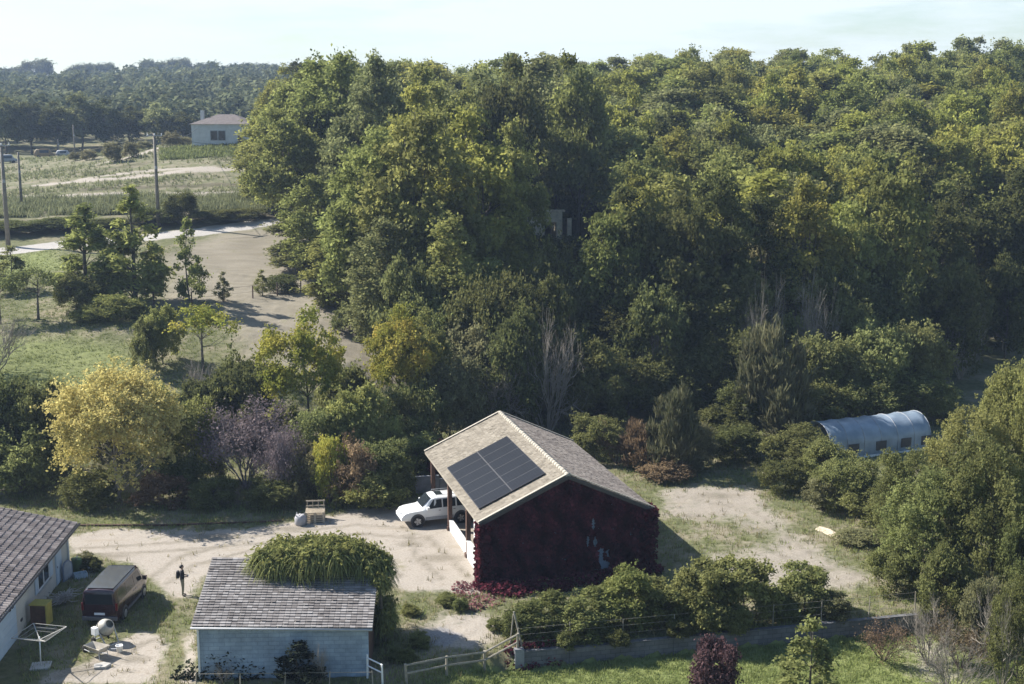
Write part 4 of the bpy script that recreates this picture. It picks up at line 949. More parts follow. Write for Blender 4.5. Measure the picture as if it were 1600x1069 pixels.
# --- the low house on the left
HK = np.array([-25.22, 69.32, 0.0]); hf = np.array([.0690, -.9976, 0]); hn = np.array([.9976, .0690, 0]); hrz = math.atan2(hf[1], hf[0])
house = thing('house', 'low rendered house with brown canal tile roof and blue shutters', 'house', HK, hrz)
def fac(px, py):
    d = on_plane(px, py, HK, hn) - HK; return d @ hf, d[2]
HL, HE = 22.0, 2.62
mb = MB(); mb.box(0, HL, -.25, 0, -.3, HE); mb.build('front_wall', 'render_cream', house)
rs = .235; ry = -5.6
mb = MB(); mb.slab([(0, -.26, -.3), (0, -11.0, -.3), (0, -11.0, HE), (0, ry, HE - rs * ry - .05), (0, -.26, HE)], (.25, 0, 0)); mb.build('gable_wall', 'render_cream', house)
mb = MB(); mb.box(.26, HL, -11.2, -11.01, -.3, HE); mb.build('back_wall', 'render_cream', house)
ez0 = HE + .02 - rs * .5 + .1; rz_ = ez0 + rs * (.55 - ry)
mb = MB(); mb.slab([(-.35, .55, ez0), (HL, .55, ez0), (HL, ry, rz_), (-.35, ry, rz_)], (0, 0, -.10)); ro = mb.build('roof', 'wood_grey', house)
tiles('roof_tiles', (-.35, .55, ez0), (HL + .35, 0, 0), (0, ry - .55, rz_ - ez0), 80, 17, 'tile_house', ro, .085, .05, .22)
mb = MB(); mb.slab([(-.35, ry, rz_), (HL, ry, rz_), (HL, 2 * ry - .55, ez0), (-.35, 2 * ry - .55, ez0)], (0, 0, -.10)); mb.build('roof', 'tile_house', house)
mb = MB(); mb.tube([(-.35, .64, ez0 - .03), (HL, .64, ez0 - .03)], .07, 8); mb.build('gutter', 'metal_dark', house, True)
mb = MB(); mb.bar((.12, .06, 0), (.12, .06, HE - .1), .08); mb.build('downpipe', 'metal_white', house)
gx = fac(27, 1000)[0]
mb = MB(); mb.box(gx, gx + 2.9, .0, .045, 0.02, 2.12)
for i in range(5): mb.box(gx + .06, gx + 2.84, .045, .06, .08 + i * .41, .42 + i * .41)
gd = mb.build('garage_door', 'paint_blue', house)
mb = MB(); mb.box(gx + .35, gx + .6, .058, .066, 1.75, 1.9); mb.box(gx + .75, gx + 1.0, .058, .066, 1.75, 1.9); mb.build('pane', 'pane', gd)
wx0, wx1 = fac(75, 880)[0], fac(57, 895)[0]; wz0, wz1 = .95, 2.05
mb = MB()
for a_, b_, c_, d_ in ((wx0, wx1, wz0, wz0 + .07), (wx0, wx1, wz1 - .07, wz1), (wx0, wx0 + .07, wz0, wz1), (wx1 - .07, wx1, wz0, wz1), ((wx0 + wx1) / 2 - .04, (wx0 + wx1) / 2 + .04, wz0, wz1)): mb.box(a_, b_, .0, .05, c_, d_)
wn_ = mb.build('window', 'metal_white', house)
mb = MB(); mb.box(wx0 + .05, wx1 - .05, .0, .02, wz0 + .05, wz1 - .05); mb.build('pane', 'pane', wn_)
mb = MB(); mb.box(wx0 - .08, wx1 + .08, .0, .14, wz0 - .07, wz0 - .005); mb.build('sill', 'concrete_pale', wn_)
for a_, b_ in ((wx0 - .62, wx0 - .04), (wx1 + .04, wx1 + .5)):
    mb = MB(); mb.box(a_, b_, .02, .06, wz0, wz1); mb.build('shutter', 'paint_blue', wn_)
dx0, dx1 = fac(97, 905)[0], fac(88, 910)[0]
mb = MB(); mb.box(dx0, dx1, .0, .05, .04, 2.1); mb.box(dx0 + .1, dx1 - .1, .05, .065, .2, 1.95); dr = mb.build('door', 'paint_blue', house)
mb = MB(); mb.box(dx1 - .14, dx1 - .1, .065, .12, .98, 1.1); mb.build('handle', 'metal_grey', dr)
mb = MB(); mb.box(gx - .95, gx - .7, .0, .03, .55, .68); mb.build('vent', 'metal_dark', house)

# --- far white house
fh0 = at_y(300, 224, 232); fh0[2] = hz(fh0[0], 232)
far = thing('far_house', 'small white house with hipped roof on the hill behind the dirt track', 'house', fh0, R(-4))
fwid, fdep, fht = 10.5, 8.0, 4.2
mb = MB(); mb.box(0, fwid, 0, fdep, -1.5, fht); mb.build('wall', 'render_white', far)
mb = MB(); a_ = [(-.3, -.3, fht), (fwid + .3, -.3, fht), (fwid + .3, fdep + .3, fht), (-.3, fdep + .3, fht), (fwid * .36, fdep / 2, fht + 1.7), (fwid * .64, fdep / 2, fht + 1.7)]
mb.add(a_, [(0, 1, 5, 4), (2, 3, 4, 5), (1, 2, 5), (3, 0, 4), (3, 2, 1, 0)]); ro = mb.build('roof', 'bark', far); ro.data.materials[0] = plain('far_tiles', (.125, .105, .10), .9, var=.25, scale=1.5)
mb = MB(); mb.box(.8, 1.4, 3, 3.6, fht + .3, fht + 2.4); mb.build('chimney', 'render_white', ro)
for x0, x1 in ((3.4, 6.2),):
    mb = MB(); mb.box(x0, x1, -.06, 0, 1.3, 3.1); w_ = mb.build('window', 'metal_grey', far)
    for k in range(2):
        mb = MB(); mb.box(x0 + .1 + k * 1.4, x0 + 1.3 + k * 1.4, -.075, -.06, 1.4, 3.0); mb.build('pane', 'pane', w_)
mb = MB(); mb.box(8.4, 9.3, -.06, 0, -.2, 2.2); mb.build('door', 'wood_brown', far)
mb = MB(); mb.box(-1.0, fwid, -3.2, -.02, -2.0, -.35); mb.build('terrace', 'concrete_pale', far)

# --- stone house glimpsed through the wood
rp = G(848, 150); ruin = thing('stone_house', 'pale stone house glimpsed through a gap in the dark wood', 'house', rp, R(6))
mb = MB()
for x0, x1, z0, z1 in ((-4, -2.6, -1, 5.4), (-2.6, -1.2, -1, 1.0), (-2.6, -1.2, 3.9, 5.4), (-1.2, 0.2, -1, 5.4), (.2, 1.6, -1, 1.4), (.2, 1.6, 4.2, 5.4), (1.6, 2.3, -1, 5.4), (2.9, 3.4, -1, 4.6)): mb.box(x0, x1, 0, .5, z0, z1)
mb.build('front_wall', 'stone_pale', ruin)
mb = MB(); mb.box(1.8, 2.2, .51, 6, -1, 5.2); mb.build('side_wall', 'stone_pale', ruin)
for x0, x1 in ((-4.2, -.9), (-.2, 2.6)):
    mb = MB(); mb.box(x0, x1, -.12, .62, 5.41, 5.62); mb.build('wall_coping', 'stone_pale', ruin)

# --- polytunnel
pt0 = at_z(1297, 721)[:2]; ptdir = R(22); PL, PR, PS = 9.2, 1.75, 1.05
m, N, L, b = newmat('tunnel_film'); b.inputs['Base Color'].default_value = (.34, .42, .52, 1); b.inputs['Roughness'].default_value = .3
tn_ = N.new('ShaderNodeTexNoise'); tn_.inputs['Scale'].default_value = 1.1; tn_.inputs['Detail'].default_value = 7; tq = N.new('ShaderNodeTexCoord'); L.new(tq.outputs['Object'], tn_.inputs['Vector'])
tr_ = N.new('ShaderNodeValToRGB'); tr_.color_ramp.elements[0].position = .35; tr_.color_ramp.elements[1].position = .65; tr_.color_ramp.elements[0].color = (.25, .32, .40, 1); tr_.color_ramp.elements[1].color = (.40, .48, .57, 1)
L.new(tn_.outputs['Fac'], tr_.inputs['Fac']); L.new(tr_.outputs['Color'], b.inputs['Base Color'])
tr = N.new('ShaderNodeBsdfTranslucent'); tr.inputs['Color'].default_value = (.38, .45, .54, 1); ms = N.new('ShaderNodeMixShader'); ms.inputs['Fac'].default_value = .35
L.new(b.outputs[0], ms.inputs[1]); L.new(tr.outputs[0], ms.inputs[2]); L.new(ms.outputs[0], N['Material Output'].inputs['Surface'])
tun = thing('polytunnel', 'pale blue arched polytunnel with square mesh vents among bushes', 'polytunnel', (pt0[0], pt0[1], hz(*pt0)), ptdir)
def arch(t):   # t 0..1 round the section, y from 0 to 2*PR
    a = math.pi * (1 - t); y, z = PR + PR * math.cos(a), PS + PR * .9 * math.sin(a)
    return y, z
prof = [(0, 0), (0, .5)] + [arch(t) for t in np.linspace(0, 1, 15)] + [(2 * PR, .5), (2 * PR, 0)]
mb = MB(); nx_ = 24; vs = []
for i in range(nx_ + 1):
    for (y, z) in prof: vs.append((PL * i / nx_, y + rng.normal() * .022, z + rng.normal() * .018 - .06 * abs(math.sin(math.pi * i / 4))))
k = len(prof); mb.add(vs, [(i*k+j, (i+1)*k+j, (i+1)*k+j+1, i*k+j+1) for i in range(nx_) for j in range(k-1)])
cv = mb.build('cover', 'tunnel_film', tun, True); sm = cv.modifiers.new('solid', 'SOLIDIFY'); sm.thickness = .012
for i in range(7):
    x = PL * i / 6; mb = MB(); mb.tube([(x, y, z) for y, z in [(q[0], q[1]) for q in prof]], .025, 6); mb.build('hoop', 'metal_grey', tun, True)
mb = MB(); mb.slab([(PL - .05, y, z) for y, z in prof], (.01, 0, 0)); mb.build('end_sheet', 'tunnel_film', tun)
for x in (1.6, 4.1, 6.4, 8.3):
    mb = MB(); mb.box(x, x + .95, -.035, -.02, .42, 1.12); mb.build('vent', 'metal_dark', tun)
mb = MB(); mb.box(-.05, PL, -.12, -.02, -.1, .14); mb.build('skirt', 'plastic_white', tun)

# --- retaining wall with its coping
wd = WALL_B - WALL_A; wlen = float(np.linalg.norm(wd)); wrz = math.atan2(wd[1], wd[0])
rw = thing('retaining_wall', 'long low grey block retaining wall above the lower lawn', 'wall', (WALL_A[0], WALL_A[1], 0), wrz)
mb = MB(); nseg = 8
for i in range(nseg):
    mb.box(i * wlen / nseg + .006, (i + 1) * wlen / nseg - .006, -.05, .22, -1.3, .06 + rng.normal() * .02)
mb.build('blockwork', 'block_grey', rw)
mb = MB(); mb.box(-.05, .4, -.09, .26, -1.3, .22); mb.build('end_pier', 'concrete', rw)

# ------------------------------------------------------------------ vehicles
plain('paint_dark', (.030, .011, .016), .22, var=.1, spec=.5, coat=.6)
plain('paint_roof', (.030, .033, .040), .35, var=.1, spec=.5, coat=.4)
plain('paint_white', (.74, .75, .76), .25, var=.04, spec=.5, coat=.6)
plain('plastic_grey', (.10, .10, .11), .6)
plain('lamp_red', (.13, .012, .014), .3)
plain('lamp_clear', (.60, .62, .64), .15)
plain('plate_white', (.65, .70, .78), .5, var=.02)
plain('alloy', (.42, .42, .44), .35, metal=.7)
class Body:
    "car body as a loft: stations along x, each with underside z, belt z, roof z and half widths"
    def __init__(s, st): s.st = np.array(st, float)
    def at(s, x): return np.array([np.interp(x, s.st[:, 0], s.st[:, k]) for k in range(1, s.st.shape[1])])
    def ring(s, x):
        zb, zl, zr, wl, wr = s.at(x); zm = (zb + zl) / 2; e = min(.10, max(.012, (zr - zl) * .3))
        h = [(0, zb), (wl * .93, zb), (wl * .985, zb + .10), (wl, zm + .05), (wl * .985, zl), (wr, zr - e), (wr - e * 1.3, zr - .015), (0, zr + .015)]
        return [(x, -y, z) for y, z in h] + [(x, y, z) for y, z in h[-2:0:-1]]
    def mesh_into(s, mb, xs):
        R_ = [s.ring(x) for x in xs]; k = len(R_[0]); vs = [v for r in R_ for v in r]
        mb.add(vs, [(i*k+j, i*k+(j+1) % k, (i+1)*k+(j+1) % k, (i+1)*k+j) for i in range(len(xs)-1) for j in range(k)] + [tuple(range(k-1, -1, -1)), tuple(range((len(xs)-1)*k, len(xs)*k))])
    def side(s, x, t, sg, off=.008):
        "point on the glasshouse side: t 0 at the belt, 1 at the roof edge"
        zb, zl, zr, wl, wr = s.at(x); e = min(.10, max(.012, (zr - zl) * .3)); y = wl * .985 + (wr - wl * .985) * t; z = zl + (zr - e - zl) * t
        return (x, sg * (y + off), z)
    def side_pane(s, mb, x0, x1, t0, t1, sg, xa=None, xb=None):
        "pane from x0..x1 at the belt to xa..xb at the top"
        xa = x0 if xa is None else xa; xb = x1 if xb is None else xb
        p = [s.side(x0, t0, sg), s.side(x1, t0, sg), s.side(xb, t1, sg), s.side(xa, t1, sg)]
        q = [s.side(x, t, sg, -.02) for x, t in ((x0, t0), (x1, t0), (xb, t1), (xa, t1))]
        mb.add(p + q, [(0, 1, 2, 3), (7, 6, 5, 4), (0, 4, 5, 1), (1, 5, 6, 2), (2, 6, 7, 3), (3, 7, 4, 0)])
def wheel(parent, x, y, r, sg, mb_name='wheel'):
    w = MB(); w.lathe([(r*.62, -.10), (r*.95, -.11), (r, -.06), (r, .06), (r*.95, .11), (r*.62, .10)], 24, 0, lambda a, b_, c: (x + a, y + c, r + b_)); o = w.build('wheel', 'rubber', parent, True)
    w = MB(); s = .075 * sg; w.lathe([(r*.63, s - .03), (r*.63, s + .01), (r*.52, s + .025)], 24, 0, lambda a, b_, c: (x + a, y + c, r + b_))
    for k in range(5):
        t = k * 2 * math.pi / 5; w.bar((x + math.cos(t)*r*.1, y + s + .03*sg, r + math.sin(t)*r*.1), (x + math.cos(t)*r*.6, y + s + .03*sg, r + math.sin(t)*r*.6), .07, .02, 0, (0, 1, 0))
    w.build('rim', 'alloy', o)
def car(name, label, loc, rz, st, paint, xs, wheels, wr_, spec):
    t = thing(name, label, 'van' if 'van' in label else 'car', loc, rz); B = Body(st); mb = MB(); B.mesh_into(mb, xs)
    b_ = mb.build('body', paint, t, True, 0.0); md = b_.modifiers.new('edge', 'EDGE_SPLIT'); md.split_angle = R(38)
    for sg in (-1, 1):
        for (x0, x1, xa, xb, dn) in spec['side']:
            m2 = MB(); B.side_pane(m2, x0, x1, .10, .90, sg, xa, xb); m2.build('side_window', 'pane', t)
        for x in wheels:
            wl = B.at(x)[3]
            a_ = MB(); a_.lathe([(wr_ * 1.22, -.03), (wr_ * 1.22, .012), (wr_ * 1.1, .02)], 24, 0, lambda p, q, c: (x + p, sg * (wl - .0) + c * sg, wr_ + .03 + q)); a_.build('wheel_arch', 'metal_dark', t)
            wheel(t, x, sg * (wl - .07), wr_, sg)
        # mirrors, lamps
        mx_ = spec['mirror']; m2 = MB(); yy = B.at(mx_)[3]; zz = B.at(mx_)[1]; m2.box(mx_ - .08, mx_ + .10, sg * (yy + .02) if sg > 0 else -yy - .24, sg * (yy + .24) if sg > 0 else -yy - .02, zz + .02, zz + .22); m2.build('mirror', paint, t, bevel=.02)
        (hx, hy, hz0, hz1) = spec['head']; m2 = MB(); m2.box(hx - .12, hx + .02, sg * hy - .17, sg * hy + .17, hz0, hz1); m2.build('headlight', 'lamp_clear', t, bevel=.015)
        (tx, ty, tz0, tz1) = spec['tail']; m2 = MB(); m2.box(tx - .02, tx + .08, sg * ty - .055, sg * ty + .055, tz0, tz1); m2.build('tail_light', 'lamp_red', t, bevel=.01)
        m2 = MB(); m2.box(wheels[0] + wr_ * 1.3, wheels[1] - wr_ * 1.3, sg * (B.at(0)[3] + .004) - .012, sg * (B.at(0)[3] + .004) + .012, spec['sill'][0], spec['sill'][1]); m2.build('sill_trim', spec['trim'], t)
        for x in spec['doors']:
            m2 = MB(); p = B.side(x, .0, sg, .004); m2.box(x - .09, x + .05, p[1] - .012, p[1] + .012, p[2] - .12, p[2] - .085); m2.build('door_handle', 'plastic_grey', t)
    for nm, mat_, pts in spec['quads']:
        m2 = MB(); p = [Vector(q) for q in pts]; nn = (p[1] - p[0]).cross(p[2] - p[0]).normalized(); m2.slab(pts, nn * .012); m2.build(nm, mat_, t)
    for nm, mat_, bx in spec['boxes']:
        m2 = MB(); m2.box(*bx); m2.build(nm, mat_, t, bevel=.02)
    return t, B
van_st = [(-2.45, .36, 1.12, 1.80, .90, .76), (-2.38, .30, 1.12, 1.92, .935, .79), (-2.1, .28, 1.12, 1.955, .95, .81), (.9, .28, 1.10, 1.95, .95, .80), (1.25, .28, 1.08, 1.88, .95, .78), (1.75, .28, 1.05, 1.32, .94, .78), (1.92, .28, 1.02, 1.12, .93, .80), (2.30, .30, .90, .95, .86, .74), (2.44, .36, .70, .74, .74, .66)]
vr = at_z(157, 979); vh = R(87.5)
vloc = (vr[0] + math.cos(vh) * 2.45, vr[1] + math.sin(vh) * 2.45, 0)
van, VB = car('van', 'dark plum passenger van parked beside the low house', vloc, vh, van_st, 'paint_dark',
    [-2.45, -2.38, -2.1, -1.2, -.3, .5, .9, 1.08, 1.25, 1.5, 1.75, 1.92, 2.1, 2.3, 2.44], (-1.45, 1.5), .33,
    dict(side=[(-2.25, -1.05, -2.2, -1.05, 0), (-.98, .12, -.98, .12, 0), (.2, 1.38, .2, 1.02, 0)], mirror=1.35, head=(2.26, .66, .68, .86), tail=(-2.44, .87, .85, 1.25), sill=(.32, .46), trim='plastic_grey', doors=[.05, .35],
         quads=[('rear_window', 'pane', [(-2.455, -.72, 1.18), (-2.455, .72, 1.18), (-2.46, .66, 1.72), (-2.46, -.66, 1.72)][::-1]), ('windscreen', 'pane', [(1.80, -.70, 1.265), (1.80, .70, 1.265), (1.27, .66, 1.885), (1.27, -.66, 1.885)]),
                ('number_plate', 'plate_white', [(-2.462, -.27, .62), (-2.462, .27, .62), (-2.462, .27, .74), (-2.462, -.27, .74)][::-1])],
         boxes=[('rear_bumper', 'plastic_grey', (-2.54, -2.40, -.90, .90, .34, .54)), ('front_bumper', 'plastic_grey', (2.36, 2.50, -.76, .76, .32, .56)), ('roof_panel', 'paint_roof', (-2.25, 1.0, -.70, .70, 1.962, 1.978))]))
suv_st = [(-2.32, .50, 1.12, 1.40, .86, .74), (-2.22, .42, 1.12, 1.76, .90, .72), (-1.9, .40, 1.12, 1.83, .92, .73), (.25, .40, 1.10, 1.83, .92, .72), (.50, .40, 1.09, 1.76, .92, .71), (1.05, .40, 1.07, 1.22, .92, .72), (1.15, .40, 1.05, 1.12, .92, .78), (1.9, .42, .98, 1.04, .89, .76), (2.20, .44, .90, .95, .85, .72), (2.34, .52, .74, .78, .78, .68)]
sf, sr = at_z(652, 824), at_z(721, 817); sdv = (sf - sr)[:2]; sdv /= np.linalg.norm(sdv); sh = math.atan2(sdv[1], sdv[0])
sid = np.array([sdv[1], -sdv[0]]);  sid = sid if sid[1] > 0 else -sid
smid = (sf[:2] + sr[:2]) / 2 + sid * .86
suv, SB = car('car', 'white four-door off-roader nosing out of the open bay of the barn', (smid[0], smid[1], 0), sh, suv_st, 'paint_white',
    [-2.32, -2.22, -1.9, -1.0, -.2, .25, .38, .5, .78, 1.05, 1.15, 1.5, 1.9, 2.2, 2.34], (-1.40, 1.40), .38,
    dict(side=[(-2.1, -1.15, -2.0, -1.15, 0), (-1.05, -.25, -1.05, -.25, 0), (-.17, .78, -.17, .36, 0)], mirror=.75, head=(2.22, .60, .72, .88), tail=(-2.30, .78, .85, 1.15), sill=(.42, .62), trim='metal_grey', doors=[-.95, .0],
         quads=[('rear_window', 'pane', [(-2.34, -.62, 1.18), (-2.34, .62, 1.18), (-2.275, .58, 1.66), (-2.275, -.58, 1.66)][::-1]), ('windscreen', 'pane', [(1.075, -.66, 1.225), (1.075, .66, 1.225), (.52, .62, 1.775), (.52, -.62, 1.775)]),
                ('sunroof', 'pane', [(-.35, -.38, 1.848), (.10, -.38, 1.848), (.10, .38, 1.848), (-.35, .38, 1.848)]), ('number_plate', 'plate_white', [(2.42, -.26, .56), (2.42, .26, .56), (2.42, .26, .67), (2.42, -.26, .67)])],
         boxes=[('front_bumper', 'plastic_white', (2.18, 2.41, -.82, .82, .46, .70)), ('rear_bumper', 'plastic_white', (-2.42, -2.2, -.82, .82, .46, .68)), ('grille', 'metal_grey', (2.30, 2.372, -.40, .40, .74, .86))]))
for sg in (-1, 1):
    mb = MB(); mb.tube([(-1.8, sg * .62, 1.85), (-1.75, sg * .62, 1.91), (.1, sg * .62, 1.91), (.15, sg * .62, 1.85)], .02, 6); mb.build('roof_rail', 'metal_grey', suv, True)

# ------------------------------------------------------------------ the person in the yard
def person(loc, rz):
    # skeleton: x forward, y left; standing, forearms raised in front holding a controller
    Vv, Ee, Rr = [], [], []
    def nd(p, r, par=None):
        Vv.append(p); Rr.append(r); i = len(Vv) - 1
        if par is not None: Ee.append((par, i))
        return i
    pel = nd((0, 0, .95), .135); wst = nd((0, 0, 1.10), .125, pel); ch = nd((0, 0, 1.30), .150, wst); sh_ = nd((-.01, 0, 1.43), .11, ch); nk = nd((0, 0, 1.50), .052, sh_); hb = nd((.02, 0, 1.57), .070, nk); hd = nd((.03, 0, 1.66), .088, hb); tp = nd((.02, 0, 1.72), .065, hd)
    nd((.115, 0, 1.635), .014, hd)
    for s in (-1, 1):
        nd((.02, s * .095, 1.64), .016, hd)
        hip = nd((0, s * .10, .88), .100, pel); kn = nd((.02, s * .115, .48), .066, hip); an = nd((-.01, s * .12, .10), .046, kn); hl = nd((.02, s * .12, .05), .045, an); nd((.17, s * .135, .035), .035, hl)
        so = nd((0, s * .175, 1.41), .068, sh_); el = nd((-.02, s * .25, 1.13), .048, so); wr = nd((.20, s * .13, 1.12), .032, el); pm = nd((.27, s * .10, 1.13), .034, wr)
        for k in range(4):
            f1 = nd((.315, s * (.075 + .018 * k), 1.135 - .012 * k), .010, pm); nd((.335 - .004 * k, s * (.045 + .02 * k), 1.15 - .02 * k), .009, f1)
        t1 = nd((.285, s * .06, 1.155), .011, pm); nd((.31, s * .035, 1.165), .009, t1)
    me = bpy.data.meshes.new('body'); me.from_pydata(Vv, Ee, []); o = bpy.data.objects.new('tmp', me); C.objects.link(o)
    sk = o.modifiers.new('skin', 'SKIN'); sk.use_smooth_shade = True
    for i, d in enumerate(me.skin_vertices[0].data): d.radius = (Rr[i], Rr[i]); d.use_root = (i == 0)
    su = o.modifiers.new('sub', 'SUBSURF'); su.levels = su.render_levels = 1
    dg = bpy.context.evaluated_depsgraph_get(); m2 = bpy.data.meshes.new_from_object(o.evaluated_get(dg)); m2.name = 'body'; bpy.data.objects.remove(o)
    m2.materials.clear()
    for q in ('skin', 'jacket', 'trousers', 'shoes'): m2.materials.append(M[q])
    for p in m2.polygons:
        c = p.center; p.use_smooth = True
        p.material_index = 3 if c.z < .085 else (2 if c.z < .97 and abs(c.y) < .22 else (0 if (c.z > 1.49 or c.x > .21) else 1))
    t = thing('person', 'person in dark top and khaki trousers standing on the gravel', 'person', loc, rz)
    link('body', m2, t)
    mb = MB(); mb.lathe([(.02, 1.765), (.060, 1.75), (.092, 1.70), (.098, 1.65), (.090, 1.60), (.070, 1.575), (.03, 1.57)][::-1], 14, 0, lambda x, y, z: (x * 1.05 + .0 - (.035 if z < 1.68 else .005), y, z)); mb.build('hair', 'hair', t, True)
    mb = MB(); mb.box(-.30, -.13, -.15, .15, 1.02, 1.42); mb.build('backpack', 'jacket', t, bevel=.06)
    for s in (-1, 1):
        mb = MB(); mb.lathe([(.004, 0), (.010, .006), (.004, .012)], 8, 0, lambda x, y, z: (.100 + z, s * .035 + x, 1.665 + y)); mb.build('eye', 'hair', t)
    mb = MB(); mb.box(.106, .112, -.025, .025, 1.592, 1.600); mb.build('mouth', 'lips', t)
    return t
plain('skin', (.42, .27, .20), .6); plain('jacket', (.018, .019, .024), .85); plain('trousers', (.26, .235, .17), .9); plain('shoes', (.03, .028, .027), .7); plain('hair', (.016, .012, .010), .6); plain('lips', (.30, .12, .11), .6)
pp = at_z(286, 931); person((pp[0], pp[1], 0.0), R(8))
mb = MB(); mb.box(.29, .34, -.09, .09, 1.13, 1.165)
ct = mb.build('controller', 'metal_grey', None, bevel=.008); ct.location = (pp[0], pp[1], 0); ct.rotation_euler = (0, 0, R(8)); tag(ct, 'small grey remote controller held by the standing person', 'controller')

# ------------------------------------------------------------------ yard things beside the house
def gp(px, py): q = at_z(px, py); return (q[0], q[1], hz(q[0], q[1]))
# rotary clothes dryer
t = thing('clothes_dryer', 'white rotary clothes dryer on a pale slab near the garage door', 'clothes dryer', gp(64, 1042), R(12))
mb = MB(); mb.box(-.45, .45, -.42, .42, -.05, .09); mb.build('base_slab', 'concrete_pale', t, bevel=.02)
mb = MB(); mb.tube([(0, 0, .08), (.03, 0, 1.5)], .03, 8); mb.build('pole', 'metal_white', t, True)
ends = [Vector((.03 + 1.25 * math.cos(a), 1.25 * math.sin(a), 1.72)) for a in (R(20), R(110), R(200), R(290))]
for e_ in ends:
    mb = MB(); mb.bar((.03, 0, 1.35), e_, .04); mb.build('arm', 'concrete_pale', t)
mb = MB()
for f in (.55, .78, 1.0):
    for i in range(4):
        c0 = Vector((.03, 0, 1.35)); mb.tube([c0 + (ends[i] - c0) * f, c0 + (ends[(i + 1) % 4] - c0) * f], .016 if f == 1 else .007, 5)
mb.build('clothes_line', 'concrete_pale', t)
# garden cabinet with yellow side
t = thing('garden_cabinet', 'brown open cabinet with mustard yellow top and side by the house wall', 'cabinet', gp(66, 975), R(-4))
mb = MB(); mb.box(-.42, .36, -.36, -.32, .02, 1.12); mb.box(-.42, .36, .30, .34, .02, 1.12); mb.box(-.42, -.38, -.315, .295, .02, 1.12); mb.box(-.375, .36, -.315, .295, .03, .10); mb.box(-.375, .355, -.315, .295, .55, .59); mb.build('carcass', 'wood_brown', t)
mb = MB(); mb.box(-.46, .44, -.40, .38, 1.125, 1.18); mb.box(.365, .42, -.36, .34, .02, 1.12); mb.build('side_panel', plain('yellow_board', (.36, .31, .07), .6, var=.2), t)
mb = MB(); mb.box(-.5, .95, -.75, -.42, .0, .05); mb.build('floor_board', 'wood_grey', t)
# heap of pale cut branches
t = thing('branch_heap', 'heap of pale dry branches between cabinet and van', 'heap', gp(101, 943), .3)
mb = MB()
for k in range(60):
    a = rng.uniform(0, 6.28); r = rng.uniform(.3, .95); q = np.array([math.cos(a) * r * 1.1, math.sin(a) * r, rng.uniform(.1, .75)])
    limb(mb, np.array([rng.normal() * .15, rng.normal() * .15, rng.uniform(.15, .5)]), q, .032, .014, 4, .1, 3)
mb.build('branches', plain('dry_branch', (.40, .38, .36), .85, var=.2), t)
# round topped grey mirror / panel, bin, box, pots by the door
t = thing('arched_panel', 'blue-grey arched panel leaning by the house door', 'panel', gp(107, 906), R(70))
mb = MB(); pr = [(-.4, 0, 0), (.4, 0, 0), (.4, 0, .75)] + [(.4 * math.cos(a), 0, .75 + .4 * math.sin(a)) for a in np.linspace(.2, math.pi - .2, 7)] + [(-.4, 0, .75)]
mb.slab(pr, (0, .06, 0)); mb.build('frame', plain('panel_blue', (.16, .19, .25), .5), t)
mb = MB(); mb.slab([(x * .78, -.012, .08 + z * .86) for x, y, z in pr], (0, .01, 0)); mb.build('face', 'metal_grey', t)
t = thing('bin', 'green plastic bin beside the house corner', 'bin', gp(121, 893), .2)
mb = MB(); mb.lathe([(.22, 0), (.24, .02), (.30, .72), (.32, .74), (.32, .78), (.05, .84)], 14); mb.build('tub', plain('bin_green', (.14, .20, .09), .6), t, True)
mb = MB(); mb.box(-.05, .05, -.34, .34, .79, .83); mb.build('handle', 'metal_dark', t)
t = thing('crate', 'flat pale blue box on the grass by the house door', 'crate', gp(126, 902), .5)
mb = MB(); mb.box(-.35, .35, -.25, .25, 0, .05); mb.box(-.35, .35, -.25, -.22, .05, .26); mb.box(-.35, .35, .22, .25, .05, .26); mb.box(-.35, -.32, -.219, .219, .05, .26); mb.box(.32, .35, -.219, .219, .05, .26); mb.build('tray', plain('box_blue', (.40, .48, .55), .6), t)
pg = gp(133, 888); t = thing('plant_pot', 'white pot with a small round shrub at the house corner', 'plant pot', pg, 0)
mb = MB(); mb.lathe([(.16, 0), (.17, .02), (.24, .36), (.26, .37), (.26, .42), (.20, .42)], 14); mb.build('pot', 'plastic_white', t, True)
pl('pot_shrub', 'small round green shrub in the white pot', 'plant', 132, pg[1], 866, 17, 'hedge', None, {'crown': 'shrub_olive'})
t = thing('flower_pot', 'small white pot at the edge of the gravel by the house', 'plant pot', gp(142, 893), 0)
mb = MB(); mb.lathe([(.12, 0), (.18, .28), (.20, .30), (.15, .30)], 12); mb.build('pot', 'plastic_white', t, True)
pl('weed_tuft', 'dark weed tuft at the gravel edge near the house', 'plant', 148, pg[1] - .3, 874, 12, 'hedge', None, {'crown': 'shrub_dark'})
# cement mixer and rubble beside it
t = thing('cement_mixer', 'pale cement mixer standing on the dirt behind the van', 'cement mixer', gp(166, 1004), R(-35))
tilt = Matrix.Rotation(R(52), 3, 'Y')
def tl(x, y, z): v = tilt @ Vector((x, y, z)); return (v.x, v.y, v.z + .78)
mb = MB(); mb.lathe([(.16, -.42), (.36, -.34), (.42, -.10), (.42, .10), (.30, .34), (.22, .44), (.19, .44), (.27, .33), (.36, .1)], 18, 0, tl); mb.build('drum', plain('mixer_paint', (.34, .32, .28), .6, var=.3), t, True)
mb = MB(); mb.lathe([(.435, -.03), (.445, 0), (.435, .03)], 24, 0, tl); mb.build('gear_ring', 'metal_dark', t)
mb = MB()
for a_, b_ in (((-.45, -.35, .15), (0, -.46, .8)), ((.5, -.35, .0), (0, -.46, .8)), ((-.45, .35, .15), (0, .46, .8)), ((.5, .35, .0), (0, .46, .8)), ((-.45, -.35, .15), (-.45, .35, .15)), ((.5, -.35, .02), (.5, .35, .02))): mb.bar(a_, b_, .05)
